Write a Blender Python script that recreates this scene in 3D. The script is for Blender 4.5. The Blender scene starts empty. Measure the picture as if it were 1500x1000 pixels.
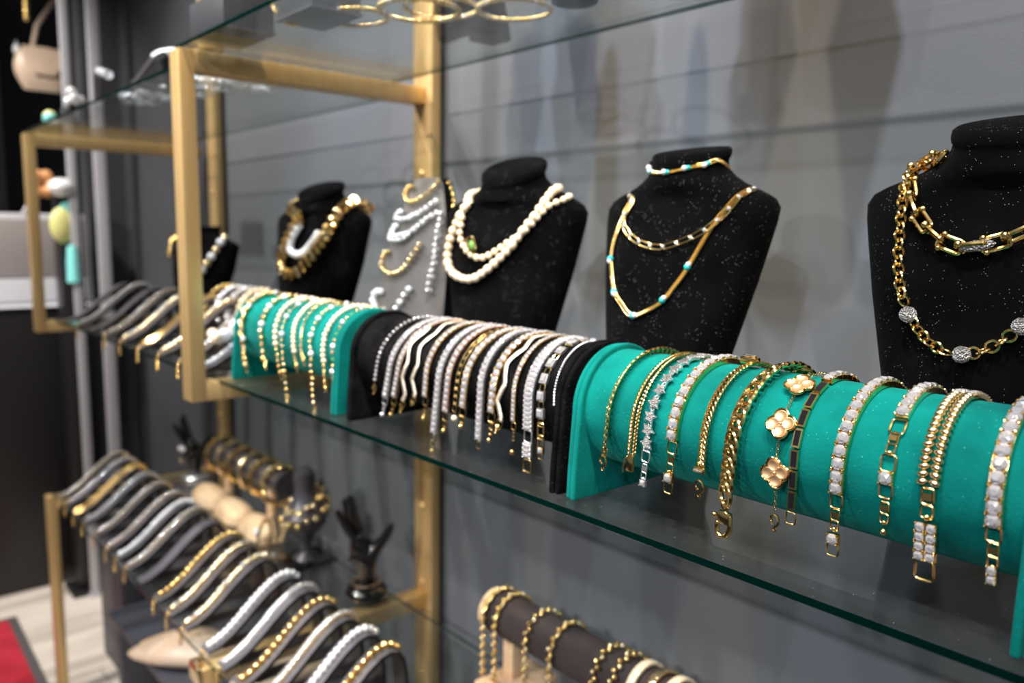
import bpy, bmesh, math, random
from mathutils import Vector, Matrix
from mathutils.bvhtree import BVHTree
random.seed(7)
PI = math.pi; R = math.radians
S = bpy.context.scene; COL = S.collection
# ------------------------------------------------------------------ camera
YAW, PITCH, ROLL, FPX = R(48.59), R(7.4675), R(0.805), 1166.77
CAM = Vector((0, 0, .25))
fw = Vector((-math.sin(YAW)*math.cos(PITCH), math.cos(YAW)*math.cos(PITCH), -math.sin(PITCH)))
r0 = Vector((math.cos(YAW), math.sin(YAW), 0)); u0 = r0.cross(fw)
rt = r0*math.cos(ROLL)+u0*math.sin(ROLL); up = u0*math.cos(ROLL)-r0*math.sin(ROLL)
cam = bpy.data.cameras.new('camera'); co = bpy.data.objects.new('camera', cam); COL.objects.link(co)
co.matrix_world = Matrix(((rt.x, up.x, -fw.x, CAM.x), (rt.y, up.y, -fw.y, CAM.y), (rt.z, up.z, -fw.z, CAM.z), (0, 0, 0, 1)))
cam.sensor_width = 36; cam.lens = FPX/1500*36; cam.clip_start = .02; cam.clip_end = 50
cam.dof.use_dof = True; cam.dof.focus_distance = .63; cam.dof.aperture_fstop = 4.0
S.camera = co
# ------------------------------------------------------------------ world, lights, exposure
S.view_settings.view_transform = 'Standard'; S.view_settings.look = 'None'
S.view_settings.exposure = 0; S.view_settings.gamma = 1; S.view_settings.use_curve_mapping = False
w = bpy.data.worlds.new('world'); S.world = w; w.use_nodes = True
w.node_tree.nodes['Background'].inputs[0].default_value = (.62, .66, .75, 1); w.node_tree.nodes['Background'].inputs[1].default_value = .20
def lamp(name, loc, aim, power, color, size=.04, spot=None):
    d = bpy.data.lights.new(name, 'SPOT'); d.energy = power; d.color = color; d.shadow_soft_size = size
    d.spot_size = R(spot or 75); d.spot_blend = .6
    o = bpy.data.objects.new(name, d); COL.objects.link(o); o.location = loc
    o.rotation_euler = (Vector(aim)-Vector(loc)).to_track_quat('-Z', 'Y').to_euler(); return o
COOL = (.80, .88, 1); WARM = (1, .78, .54); NEUT = (1, .95, .88)
for x, ax, p_, c_, sp in ((.30, -.15, 170, WARM, 62), (-.30, -.60, 180, COOL, 56), (-.90, -1.0, 140, WARM, 50), (-1.40, -1.30, 145, COOL, 56), (-2.5, -2.2, 130, NEUT, 75)):
    lamp('ceiling_or_fill_spot', (x, .02, 1.88), (ax, .80, .05), p_, c_, .028, sp)
for x, ax, p_, c_ in ((.9, -.25, 55, COOL), (-.7, -1.0, 60, NEUT), (-2.2, -2.1, 230, NEUT)):
    lamp('ceiling_or_fill_spot', (x, -1.35, 1.85), (ax, .70, -.22 if x < 0 else -.05), p_, c_, .04, 76)
for x, ax, p_, c_ in ((.7, -.2, 220, COOL), (-1.3, -1.1, 280, NEUT)):  # fill spots added to brighten the wall below the middle shelf
    lamp('ceiling_or_fill_spot', (x, -2.6, 1.75), (ax, .95, -.62), p_, c_, .04, 34)
lamp('ceiling_or_fill_spot', (-3.0, -.2, 1.85), (-3.9, .5, -.1), 190, NEUT, .05)

# ------------------------------------------------------------------ pixel -> point on a real plane of the place
def ray(x, y): return rt*((x-750)/FPX)-up*((y-500)/FPX)+fw
def atY(x, y, Y): d = ray(x, y); return CAM+d*((Y-CAM.y)/d.y)
def atZ(x, y, Z): d = ray(x, y); return CAM+d*((Z-CAM.z)/d.z)
def atX(x, y, X): d = ray(x, y); return CAM+d*((X-CAM.x)/d.x)

# ------------------------------------------------------------------ materials
def mat(name, col, rough=.5, metal=0, **k):
    m = bpy.data.materials.new(name); m.use_nodes = True; b = m.node_tree.nodes['Principled BSDF']
    b.inputs['Base Color'].default_value = (*col, 1); b.inputs['Roughness'].default_value = rough; b.inputs['Metallic'].default_value = metal
    for n, v in k.items():
        n = n.replace('_', ' ')
        b.inputs[n].default_value = (*v, 1) if isinstance(v, tuple) else v
    return m
def nodes(m): return m.node_tree.nodes, m.node_tree.links, m.node_tree.nodes['Principled BSDF']
def vary(m, c1, c2, scale=5, detail=4, stretch=(1, 1, 1), bump=0, bscale=None, lo=.35, hi=.65):
    N, L, b = nodes(m)
    tc = N.new('ShaderNodeTexCoord'); mp = N.new('ShaderNodeMapping'); mp.inputs['Scale'].default_value = stretch
    L.new(tc.outputs['Object'], mp.inputs[0])
    n = N.new('ShaderNodeTexNoise'); n.inputs['Scale'].default_value = scale; n.inputs['Detail'].default_value = detail
    L.new(mp.outputs[0], n.inputs['Vector'])
    r = N.new('ShaderNodeValToRGB'); r.color_ramp.elements[0].position = lo; r.color_ramp.elements[1].position = hi
    r.color_ramp.elements[0].color = (*c1, 1); r.color_ramp.elements[1].color = (*c2, 1)
    L.new(n.outputs['Fac'], r.inputs[0]); L.new(r.outputs[0], b.inputs['Base Color'])
    if bump:
        n2 = N.new('ShaderNodeTexNoise'); n2.inputs['Scale'].default_value = bscale or scale*4; n2.inputs['Detail'].default_value = 3
        L.new(mp.outputs[0], n2.inputs['Vector'])
        bp = N.new('ShaderNodeBump'); bp.inputs['Strength'].default_value = bump; bp.inputs['Distance'].default_value = .002
        L.new(n2.outputs['Fac'], bp.inputs['Height']); L.new(bp.outputs[0], b.inputs['Normal'])
    return r
def lint(m, base_socket_src, col, scale=260, thr=.10):
    """small pale fibres caught in velvet"""
    N, L, b = nodes(m)
    tc = N.new('ShaderNodeTexCoord'); v = N.new('ShaderNodeTexVoronoi'); v.inputs['Scale'].default_value = scale
    L.new(tc.outputs['Object'], v.inputs['Vector'])
    lt = N.new('ShaderNodeMath'); lt.operation = 'LESS_THAN'; lt.inputs[1].default_value = thr; L.new(v.outputs['Distance'], lt.inputs[0])
    n = N.new('ShaderNodeTexNoise'); n.inputs['Scale'].default_value = 60; L.new(tc.outputs['Object'], n.inputs['Vector'])
    gt = N.new('ShaderNodeMath'); gt.operation = 'GREATER_THAN'; gt.inputs[1].default_value = .5; L.new(n.outputs['Fac'], gt.inputs[0])
    mu = N.new('ShaderNodeMath'); mu.operation = 'MULTIPLY'; L.new(lt.outputs[0], mu.inputs[0]); L.new(gt.outputs[0], mu.inputs[1])
    mx = N.new('ShaderNodeMix'); mx.data_type = 'RGBA'
    L.new(mu.outputs[0], mx.inputs['Factor'])
    if base_socket_src: L.new(base_socket_src, mx.inputs['A'])
    else: mx.inputs['A'].default_value = b.inputs['Base Color'].default_value
    mx.inputs['B'].default_value = (*col, 1); L.new(mx.outputs['Result'], b.inputs['Base Color'])

M = {}
M['brass'] = mat('brushed_brass', (.66, .46, .22), .36, .55)
vary(M['brass'], (.68, .45, .19), (.76, .53, .25), 60, 3, (1, 1, .08), .05, 200)
M['gold'] = mat('yellow_gold', (1, .70, .28), .16, 1)
M['pale_gold'] = mat('pale_gold', (1, .80, .48), .2, 1)
M['rose'] = mat('rose_gold', (1, .70, .50), .2, 1)
M['silver'] = mat('silver', (.90, .91, .94), .24, .92)
M['crystal'] = mat('cut_crystal', (.97, .94, .95), .07, .68, Specular_IOR_Level=1.0, Coat_Weight=1.0, Coat_Roughness=.02, IOR=2.0)
M['pave'] = mat('pave_crystal', (.95, .92, .93), .2, .2, Specular_IOR_Level=1.0)
def paveify(m, sc=900):
    N, L, b = nodes(m); tc = N.new('ShaderNodeTexCoord'); v = N.new('ShaderNodeTexVoronoi'); v.inputs['Scale'].default_value = sc
    L.new(tc.outputs['Object'], v.inputs['Vector']); bp = N.new('ShaderNodeBump'); bp.inputs['Strength'].default_value = 1; bp.inputs['Distance'].default_value = .15 if sc < 50 else .0008
    L.new(v.outputs['Distance'], bp.inputs['Height']); L.new(bp.outputs[0], b.inputs['Normal'])
paveify(M['pave'], 9)
M['hammer'] = mat('hammered_gold', (.85, .55, .30), .4, .8)
M['pearl'] = mat('pearl', (.95, .77, .54), .18, .0, Coat_Weight=.8, Sheen_Weight=.2)
M['champagne'] = mat('champagne_gold', (1, .88, .72), .28, .85)
M['white_bead'] = mat('white_bead', (.9, .9, .92), .12, .2, Coat_Weight=1.0)
M['turq'] = mat('turquoise', (.02, .48, .50), .2, 0, Coat_Weight=.6)
M['onyx'] = mat('black_inlay', (.01, .01, .012), .06, 0)
M['green_stone'] = mat('green_stone', (.12, .28, .06), .1, 0)
M['velvet_black'] = mat('black_velvet', (.006, .006, .007), .95, 0, Sheen_Weight=.01, Sheen_Roughness=.5, Specular_IOR_Level=.03)
r_ = vary(M['velvet_black'], (.0008, .0008, .001), (.0028, .0026, .0031), 14, 5, bump=.3, bscale=300); lint(M['velvet_black'], r_.outputs[0], (.16, .16, .17), 360, .12)
M['velvet_char'] = mat('charcoal_velvet', (.02, .018, .02), .95, 0, Specular_IOR_Level=.03)
r_ = vary(M['velvet_char'], (.002, .002, .0023), (.007, .0065, .0072), 30, 6, bump=.6, bscale=240); lint(M['velvet_char'], r_.outputs[0], (.16, .16, .17), 380, .09)
M['velvet_teal'] = mat('teal_velvet', (0, .3, .25), .9, 0, Sheen_Weight=.12, Sheen_Roughness=.4, Sheen_Tint=(.2, .9, .8), Specular_IOR_Level=.08)
r_ = vary(M['velvet_teal'], (.0, .095, .084), (.001, .19, .163), 16, 6, (1, 1.6, 1), .18, 420, .3, .72); lint(M['velvet_teal'], r_.outputs[0], (.15, .6, .55), 300, .07)
M['board_grey'] = mat('grey_suede', (.22, .20, .20), .8); vary(M['board_grey'], (.075, .068, .068), (.115, .105, .10), 12, 4)
M['leather'] = mat('grey_leatherette', (.20, .19, .22), .38, 0); vary(M['leather'], (.055, .053, .062), (.09, .086, .10), 10, 3, bump=.2, bscale=300)
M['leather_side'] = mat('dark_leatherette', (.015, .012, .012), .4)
M['resin'] = mat('gloss_black_resin', (.006, .005, .005), .14, 0, Coat_Weight=.6)
M['smoke'] = mat('smoky_resin', (.06, .055, .065), .3, 0)
M['brown_roll'] = mat('dark_brown_suede', (.03, .018, .016), .85); vary(M['brown_roll'], (.018, .012, .013), (.045, .028, .024), 9, 4)
M['wood'] = mat('pale_wood', (.62, .40, .22), .5); vary(M['wood'], (.68, .45, .26), (.82, .60, .38), 8, 5, (1, 6, 6))
M['beige'] = mat('beige_leather', (.62, .46, .34), .4); vary(M['beige'], (.56, .41, .30), (.66, .50, .38), 4, 3)
M['wall'] = mat('grey_wall_paint', (.20, .215, .24), .75)
vary(M['wall'], (.092, .100, .114), (.104, .111, .124), 3, 4, bump=.12, bscale=260)
M['wall_dark'] = mat('charcoal_panel', (.045, .047, .055), .45); vary(M['wall_dark'], (.04, .042, .05), (.052, .054, .062), 3)
M['cabinet'] = mat('black_cabinet', (.010, .009, .010), .4)
M['alu'] = mat('grey_aluminium', (.55, .54, .58), .4, .3)
M['white'] = mat('white_laminate', (.72, .72, .76), .4)
M['taupe'] = mat('taupe_laminate', (.42, .37, .36), .45)
M['plinth'] = mat('slate_plinth', (.055, .058, .075), .5)
M['mat_red'] = mat('red_carpet', (.42, .012, .03), .95); vary(M['mat_red'], (.33, .008, .022), (.48, .018, .04), 9, 6, bump=.5, bscale=200)
M['mat_edge'] = mat('carpet_rubber_edge', (.09, .08, .085), .7)
M['tile'] = mat('pale_oak_plank', (.6, .54, .47), .4)
vary(M['tile'], (.46, .40, .35), (.70, .63, .56), 3.2, 7, (5, .7, 1), .05, 20, .33, .6)
M['ceiling'] = mat('ceiling_paint', (.6, .6, .62), .8)
M['yellow'] = mat('yellow_enamel', (.75, .72, .28), .3); M['aqua'] = mat('aqua_enamel', (.25, .75, .72), .3)
M['peach'] = mat('peach_petal', (.75, .35, .14), .5)
def glass(name, tint, edge=False, haze=.012):
    m = bpy.data.materials.new(name); m.use_nodes = True; N = m.node_tree.nodes; L = m.node_tree.links; N.clear()
    o = N.new('ShaderNodeOutputMaterial'); t = N.new('ShaderNodeBsdfTransparent'); t.inputs[0].default_value = (*tint, 1)
    g = N.new('ShaderNodeBsdfGlossy'); g.inputs['Roughness'].default_value = .02; g.inputs[0].default_value = (1, 1, 1, 1)
    f = N.new('ShaderNodeFresnel'); f.inputs[0].default_value = 1.5
    ge = N.new('ShaderNodeNewGeometry'); io = N.new('ShaderNodeMath'); io.operation = 'MULTIPLY_ADD'; io.inputs[1].default_value = 1/1.42-1.42; io.inputs[2].default_value = 1.42; L.new(ge.outputs['Backfacing'], io.inputs[0]); L.new(io.outputs[0], f.inputs[0])
    mx = N.new('ShaderNodeMixShader'); L.new(f.outputs[0], mx.inputs[0]); L.new(t.outputs[0], mx.inputs[1]); L.new(g.outputs[0], mx.inputs[2])
    out = mx
    # dust specks
    d = N.new('ShaderNodeBsdfDiffuse'); d.inputs[0].default_value = (.5, .5, .5, 1) if not edge else (.0, .012, .010, 1)
    m2 = N.new('ShaderNodeMixShader')
    if edge: m2.inputs[0].default_value = .6
    else:
        tc = N.new('ShaderNodeTexCoord'); v = N.new('ShaderNodeTexVoronoi'); v.inputs['Scale'].default_value = 120; L.new(tc.outputs['Object'], v.inputs['Vector'])
        lt = N.new('ShaderNodeMath'); lt.operation = 'LESS_THAN'; lt.inputs[1].default_value = .045; L.new(v.outputs['Distance'], lt.inputs[0])
        ad = N.new('ShaderNodeMath'); ad.operation = 'MULTIPLY_ADD'; ad.inputs[1].default_value = .5; ad.inputs[2].default_value = .012; L.new(lt.outputs[0], ad.inputs[0]); L.new(ad.outputs[0], m2.inputs[0])
    L.new(mx.outputs[0], m2.inputs[1]); L.new(d.outputs[0], m2.inputs[2]); out = m2
    L.new(out.outputs[0], o.inputs[0]); return m
M['glass'] = glass('shelf_glass', (.95, .97, .96)); M['glass_mid'] = glass('tinted_shelf_glass', (.76, .785, .775)); M['glass_edge'] = glass('glass_edge', (.02, .09, .075), True)

# ------------------------------------------------------------------ mesh tools
class MB:
    def __init__(s): s.v = []; s.f = []; s.m = []
    def add(s, vs, fs, mi=0, mtx=None):
        k = len(s.v); s.v += [tuple(mtx @ Vector(v)) if mtx else tuple(v) for v in vs]
        s.f += [tuple(i+k for i in f) for f in fs]; s.m += [mi]*len(fs); return s
    def merge(s, o, mtx=None):
        k = len(s.v); s.v += [tuple(mtx @ Vector(v)) for v in o.v] if mtx else o.v
        s.f += [tuple(i+k for i in f) for f in o.f]; s.m += o.m; return s
    def box(s, lo, hi, mi=0, mtx=None):
        x0, y0, z0 = lo; x1, y1, z1 = hi
        return s.add([(x0, y0, z0), (x1, y0, z0), (x1, y1, z0), (x0, y1, z0), (x0, y0, z1), (x1, y0, z1), (x1, y1, z1), (x0, y1, z1)],
                     [(0, 3, 2, 1), (4, 5, 6, 7), (0, 1, 5, 4), (1, 2, 6, 5), (2, 3, 7, 6), (3, 0, 4, 7)], mi, mtx)
    def grid(s, rings, mi=0, closed=True, cap=True, loop=False, mtx=None):
        n = len(rings[0]); vs = [p for r in rings for p in r]; fs = []
        for i in range(len(rings)-1+(1 if loop else 0)):
            i2 = (i+1) % len(rings)
            for j in range(n if closed else n-1):
                j2 = (j+1) % n; fs.append((i*n+j, i*n+j2, i2*n+j2, i2*n+j))
        if cap and not loop: fs.append(tuple(range(n-1, -1, -1))); fs.append(tuple((len(rings)-1)*n+j for j in range(n)))
        return s.add(vs, fs, mi, mtx)
    def sphere(s, c=(0, 0, 0), r=1, sc=(1, 1, 1), nu=10, nv=7, mi=0, mtx=None):
        rings = []
        for i in range(1, nv):
            a = PI*i/nv; rings.append([(c[0]+r*sc[0]*math.sin(a)*math.cos(2*PI*j/nu), c[1]+r*sc[1]*math.sin(a)*math.sin(2*PI*j/nu), c[2]-r*sc[2]*math.cos(a)) for j in range(nu)])
        n = nu; vs = [p for q in rings for p in q]; b = len(vs); vs += [(c[0], c[1], c[2]-r*sc[2]), (c[0], c[1], c[2]+r*sc[2])]; fs = []
        for i in range(nv-2):
            for j in range(n): fs.append((i*n+j, i*n+(j+1) % n, (i+1)*n+(j+1) % n, (i+1)*n+j))
        for j in range(n): fs.append((b, (j+1) % n, j)); fs.append((b+1, (nv-2)*n+j, (nv-2)*n+(j+1) % n))
        return s.add(vs, fs, mi, mtx)
    def torus(s, a, b, r, n=14, k=6, mi=0, mtx=None):       # oval ring, half axes a (x), b (y)
        rings = []
        for i in range(n):
            t = 2*PI*i/n; c = Vector((a*math.cos(t), b*math.sin(t), 0)); nn = Vector((b*math.cos(t), a*math.sin(t), 0)).normalized()
            rings.append([tuple(c+nn*r*math.cos(2*PI*j/k)+Vector((0, 0, r*math.sin(2*PI*j/k)))) for j in range(k)])
        return s.grid(rings, mi, True, False, True, mtx)
    def tube(s, pts, r, k=8, mi=0, closed=False, mtx=None, radii=None):
        P = [Vector(p) for p in pts]; n = len(P); rings = []; up_ = None
        for i in range(n):
            t = (P[(i+1) % n]-P[i-1]) if closed else (P[min(i+1, n-1)]-P[max(i-1, 0)])
            t.normalize()
            if up_ is None: up_ = Vector((0, 0, 1)) if abs(t.z) < .9 else Vector((1, 0, 0))
            a = (up_-t*up_.dot(t)).normalized(); up_ = a; b = t.cross(a)
            rr = radii[i] if radii else r
            rings.append([tuple(P[i]+a*rr*math.cos(2*PI*j/k)+b*rr*math.sin(2*PI*j/k)) for j in range(k)])
        return s.grid(rings, mi, True, not closed, closed, mtx)
    def lathe(s, prof, n=24, mi=0, mtx=None):
        rings = [[(r*math.cos(2*PI*j/n), r*math.sin(2*PI*j/n), z) for j in range(n)] for r, z in prof]
        return s.grid(rings, mi, True, True, False, mtx)
    def prism(s, poly, z0, z1, mi=0, mtx=None, top_inset=0):
        cx = sum(p[0] for p in poly)/len(poly); cy = sum(p[1] for p in poly)/len(poly)
        r1 = [(x, y, z0) for x, y in poly]; r2 = [(x+(cx-x)*top_inset, y+(cy-y)*top_inset, z1) for x, y in poly]
        return s.grid([r1, r2], mi, True, True, False, mtx)
    def mesh(s, name, mats, smooth=True, bevel=0, seg=2):
        me = bpy.data.meshes.new(name); me.from_pydata([tuple(v) for v in s.v], [], s.f)
        for m in (mats if isinstance(mats, (list, tuple)) else [mats]): me.materials.append(M[m])
        for i, p in enumerate(me.polygons): p.material_index = s.m[i]
        if bevel:
            bm = bmesh.new(); bm.from_mesh(me); bmesh.ops.remove_doubles(bm, verts=bm.verts, dist=1e-6)
            ed = [e for e in bm.edges if len(e.link_faces) == 2 and e.calc_face_angle(0) > R(35)]
            bmesh.ops.bevel(bm, geom=ed, offset=bevel, segments=seg, affect='EDGES', profile=.5, clamp_overlap=True); bm.to_mesh(me); bm.free()
        if smooth:
            for p in me.polygons: p.use_smooth = True
            me.set_sharp_from_angle(angle=R(smooth if smooth is not True else 40))
        me.update(); return me
def link(name, me, parent=None, mtx=None, **k):
    o = bpy.data.objects.new(name, me); COL.objects.link(o)
    if parent: o.parent = parent
    if mtx is not None: o.matrix_basis = mtx
    for a, b in k.items(): o[a] = b
    return o
def thing(name, label, cat, loc=(0, 0, 0), group=None, rz=0):
    o = bpy.data.objects.new(name, None); COL.objects.link(o); o.location = loc; o.rotation_euler = (0, 0, rz); o.empty_display_size = .02
    o['label'] = label; o['category'] = cat
    if group: o['group'] = group
    return o
def T(x, y, z): return Matrix.Translation((x, y, z))
def boxpart(name, lo, hi, m, parent=None, bevel=.0, **k):
    return link(name, MB().box(lo, hi).mesh(name, m, 30, bevel), parent, **k)
ORD = ['first', 'second', 'third', 'fourth', 'fifth', 'sixth', 'seventh', 'eighth', 'ninth', 'tenth', 'eleventh', 'twelfth', 'thirteenth', 'fourteenth', 'fifteenth', 'sixteenth', 'seventeenth', 'eighteenth']

# ------------------------------------------------------------------ planes of the place (metres; z = 0 is the top of the middle glass shelf)
YF, YG, YR, YW, YWALL = .469, .5175, .885, .95, .985      # frame front, middle glass front edge, glass rear edge, wall post, wall
ZT, ZB, ZL, ZFL, ZCE = .5436, -.036, -.519, -1.15, 1.95
XA, XB, XC = -1.349, -2.56, -.035                          # right faces of the gold frames: near, far, next one out of view
TX, TY, TZ = .041, .026, .032

# ------------------------------------------------------------------ room shell
boxpart('wall_back', (-2.55, YWALL, ZFL), (1.6, YWALL+.1, ZCE), 'wall', kind='structure')
boxpart('wall_rear', (-3.45, YWALL-.01, ZFL), (-2.55, YWALL+.1, ZCE), 'wall_dark', kind='structure')
boxpart('wall_left', (-3.55, .835, ZFL), (-3.45, YWALL+.1, ZCE), 'wall_dark', kind='structure')
boxpart('ceiling', (-7, -3.2, ZCE), (1.6, 3, ZCE+.1), 'ceiling', kind='structure')
fl = boxpart('floor', (-7, -3.2, ZFL-.1), (1.6, 3, ZFL-.012), 'mat_edge', kind='structure')
for i in range(44):                                        # floor planks run along the shelves' depth
    x0 = -5.4+i*.16
    if x0 > -.4: break
    y = -1.2-(i*.37) % .9
    while y < 1.9:
        y1 = y+.9
        if y1 > -.3 and y < 1.2 and x0 < -1.4:
            link('plank', MB().box((x0+.002, y+.002, ZFL-.012), (x0+.158, y1-.002, ZFL)).mesh('plank', 'tile', False), fl)
        y = y1

# ------------------------------------------------------------------ gold frames
def bar(lo, hi, mi=0): return MB().box(lo, hi).mesh('bar', 'brass', 30, .0015, 2)
def upper_frame(X, label, zt=ZT):
    t = thing('shelf_frame', label, 'frame', (X, YF, ZB), 'gold box frames holding the glass shelves')
    x0, x1 = -TX, 0
    D = YW-YF; H = zt-ZB
    link('front_post', bar((x0, 0, 0), (x1, TY, H)), t)
    link('top_rail', bar((x0, TY, H-TZ), (x1, D, H)), t)
    link('bottom_rail', bar((x0, TY, 0), (x1, D, TZ)), t)
    return t
def wall_post(X, label):
    t = thing('wall_upright', label, 'upright', (X, YW, ZFL), 'gold uprights against the back wall')
    link('upright_tube', bar((-TX, 0, 0), (.022, .022, ZCE-ZFL-.002)), t)
    for z in (.10, .45, .62, .98, 1.32, 1.75):
        m = MB(); m.lathe([(.0005, 0), (.0075, 0), (.0075, .002), (.005, .0045), (.0005, .005)], 12, 0, Matrix.Rotation(PI/2, 4, 'X'))
        link('screw', m.mesh('screw', 'brass'), t, T(-.012, -.0002, z+.205))
    return t
upper_frame(XA, 'near gold square-tube frame between the teal and grey jewellery displays')
upper_frame(XB, 'far gold square-tube frame at the left end by the white cabinet', .515)
upper_frame(XC, 'gold square-tube frame at the right end of the shelves')
wall_post(XA, 'gold upright on the back wall behind the near gold frame')
wall_post(XB+.09, 'gold upright on the back wall at the far end of the shelves')
wall_post(XC, 'gold upright on the back wall at the right end')
def lower_frame(X, label):
    t = thing('base_frame', label, 'frame', (X, YF, ZFL), 'gold floor frames under the lower glass shelf')
    H = ZL-ZFL; D = YW-YF
    link('front_leg', bar((-TX, 0, 0), (0, TY, H)), t)
    link('top_rail', bar((-TX, TY, H-TZ), (0, D, H)), t)
    return t
lower_frame(XA, 'near gold floor frame whose rail runs behind the grey bracelet ramps')
lower_frame(XB, 'far gold floor frame standing by the dark cabinet on pale floor')
lower_frame(XC, 'gold floor frame at the right end of the lower shelf')
for X, lb in ((XA, 'near gold post rising above the upper glass shelf'),):
    t = thing('top_post', lb, 'post', (X, .52, .553), 'gold posts above the upper shelf')
    link('post_tube', bar((-TX-.012, 0, 0), (-.022, .022, .5)), t)
    link('post_foot', bar((-TX-.018, -.006, 0), (-.014, .03, .004)), t)

# ------------------------------------------------------------------ glass shelves
def glass_shelf(x0, x1, y0, y1, z, label, gm='glass'):
    m = MB().box((0, 0, 0), (x1-x0, y1-y0, .0078)); m.m = [0, 0, 1, 1, 1, 1]
    o = link('glass_shelf', m.mesh('glass_shelf', [gm, 'glass_edge'], False, .0009, 2), None, T(x0, y0, z), label=label, category='shelf'); return o
glass_shelf(XA-.042, XC+.03, YG, YR, -.0085, 'middle glass shelf under the teal and black velvet rolls', 'glass_mid')
glass_shelf(XB-.02, XA-.047, YG, YR, -.0085, 'middle glass shelf under the grey wave ramps left of the near frame', 'glass_mid')
glass_shelf(XA-.030, XC+.03, YF+.006, YR, ZT+.0003, 'upper glass shelf seen from below at top right')
glass_shelf(XB-.02, XA-.06, YF+.006, YR, .515+.0003, 'upper glass shelf with silver bangles at top left')
glass_shelf(XB-.02, XC+.03, .484, YR, ZL+.0003, 'lower glass shelf under the long row of wave ramps')
ZLT = ZL+.0083; ZUT = ZT+.0083; ZUF = .515+.0083

# ------------------------------------------------------------------ velvet half-round bracelet rolls
YC, ZC, RR = .60, .086, .056
def roll(x0, x1, vm, label):
    t = thing('bracelet_roll', label, 'bracelet display', (x0, YC, 0))
    L = x1-x0
    prof = [(RR*math.cos(a), RR*math.sin(a)) for a in [2*PI*i/64 for i in range(64)]]
    m = MB().grid([[(xx, p[0], ZC+p[1]) for p in prof] for xx in [.012+(L-.024)*i/12 for i in range(13)]], 0, True, False)
    link('cylinder', m.mesh('cylinder', vm), t)
    def arch(r, foot, zf=0):
        pts = [(-foot, zf), (-foot+.0015, zf+.03)]
        pts += [(-r*math.cos(a), ZC+r*math.sin(a)) for a in [PI*i/28 for i in range(29)]]
        pts += [(foot-.0015, zf+.03), (foot, zf)]
        return pts
    for xa, rr, ft in ((0, .0605, .0665), (.0068, .0615, .0685), (L-.0134, .0615, .0685), (L-.0066, .0605, .0665)):
        pr = arch(rr, ft)
        m = MB().grid([[(xx, p[0], p[1]) for p in pr] for xx in (xa, xa+.0065)], 0)
        link('end_panel', m.mesh('end_panel', vm, 50, .0026, 3), t)
    return t
XR = [(-1.355+.012, -.972, 'velvet_teal', 'far teal velvet roll of beaded bracelets beside the near gold frame'),
      (-.945, -.533, 'velvet_char', 'black velvet roll of crystal bracelets between the two teal rolls'),
      (-.524, -.128, 'velvet_teal', 'nearest teal velvet roll with chunky gold and star bracelets')]
XR[0] = (-1.338,)+XR[0][1:]
for a in XR: roll(*a)

# ------------------------------------------------------------------ paths and chains
def resample(pts, step=.0005):
    out = [(pts[0][0].copy(), pts[0][1].copy())]; acc = 0
    S_ = [0]
    for (p, n), (q, m_) in zip(pts, pts[1:]): S_.append(S_[-1]+(q-p).length)
    L = S_[-1]; res = []; k = 0; N_ = max(2, int(L/step))
    for i in range(N_+1):
        s = L*i/N_
        while k < len(S_)-2 and S_[k+1] < s: k += 1
        u = (s-S_[k])/max(1e-9, S_[k+1]-S_[k]); p = pts[k][0].lerp(pts[k+1][0], u); n = pts[k][1].lerp(pts[k+1][1], u)
        res.append((p, n.normalized()))
    return res, L
class Path:
    def __init__(s, pts): s.p, s.L = resample(pts)
    def frame(s, d, off=0):
        d = max(0, min(s.L, d)); n = len(s.p)-1; i = min(n-1, int(d/s.L*n)); u = d/s.L*n-i
        p = s.p[i][0].lerp(s.p[i+1][0], u); nn = s.p[i][1]
        a = max(0, i-3); b = min(n, i+4); t = (s.p[b][0]-s.p[a][0]).normalized()
        nn = (nn-t*nn.dot(t)).normalized(); sx = t.cross(nn)
        p = p+nn*off
        return Matrix(((sx.x, t.x, nn.x, p.x), (sx.y, t.y, nn.y, p.y), (sx.z, t.z, nn.z, p.z), (0, 0, 0, 1)))
def roll_path(pt, pb, off=.002, wave=0, wl=.03, back=60):
    top = atZ(pt[0], pt[1], ZC+RR+.002); yb = YC-RR-.003; bot = atY(pb[0], pb[1], yb)
    xt, xb, ze = top.x, bot.x, bot.z
    r = RR+off; pts = []
    arc0 = R(back); total = r*PI/2+(ZC-ze)
    for i in range(0, 61):
        a = -arc0+(arc0+PI/2)*i/60
        if a > 0 and ze > ZC and ZC+r*math.cos(a) < ze: break
        s = max(0, r*a); x = xt+(xb-xt)*(s/total)
        pts.append((Vector((x, YC-r*math.sin(a), ZC+r*math.cos(a))), Vector((0, -math.sin(a), math.cos(a)))))
    if ze < ZC:
        n = 30
        for i in range(1, n+1):
            z = ZC+(ze-ZC)*i/n; s = r*PI/2+(ZC-z); x = xt+(xb-xt)*(s/total)
            pts.append((Vector((x, YC-r, z)), Vector((0, -1, 0))))
    if wave:
        s = 0
        for i in range(1, len(pts)):
            s += (pts[i][0]-pts[i-1][0]).length; pts[i][0].x += wave*math.sin(2*PI*s/wl)
    return Path(pts)
def sc(x, y=None, z=None): return Matrix.Diagonal((x, y or x, z or x, 1))
def put(root, name, me, path, d, s=1.0, off=0, rot=None, **k):
    mt = path.frame(d, off)
    if rot: mt = mt @ rot
    if root.matrix_basis.translation.length > 0: mt = T(*(-Vector(root.location))) @ mt
    return link(name, me, root, mt @ (sc(s) if not isinstance(s, Matrix) else s), **k)
def run(root, name, me, path, d0, d1, step, s, off=0, rots=(None,), skip=()):
    n = max(1, int(round((d1-d0)/step)))
    for i in range(n):
        if i in skip: continue
        mk = me[i % len(me)] if isinstance(me, list) else me
        put(root, name, mk, path, d0+(i+.5)*(d1-d0)/n, s, off, rots[i % len(rots)])
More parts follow.
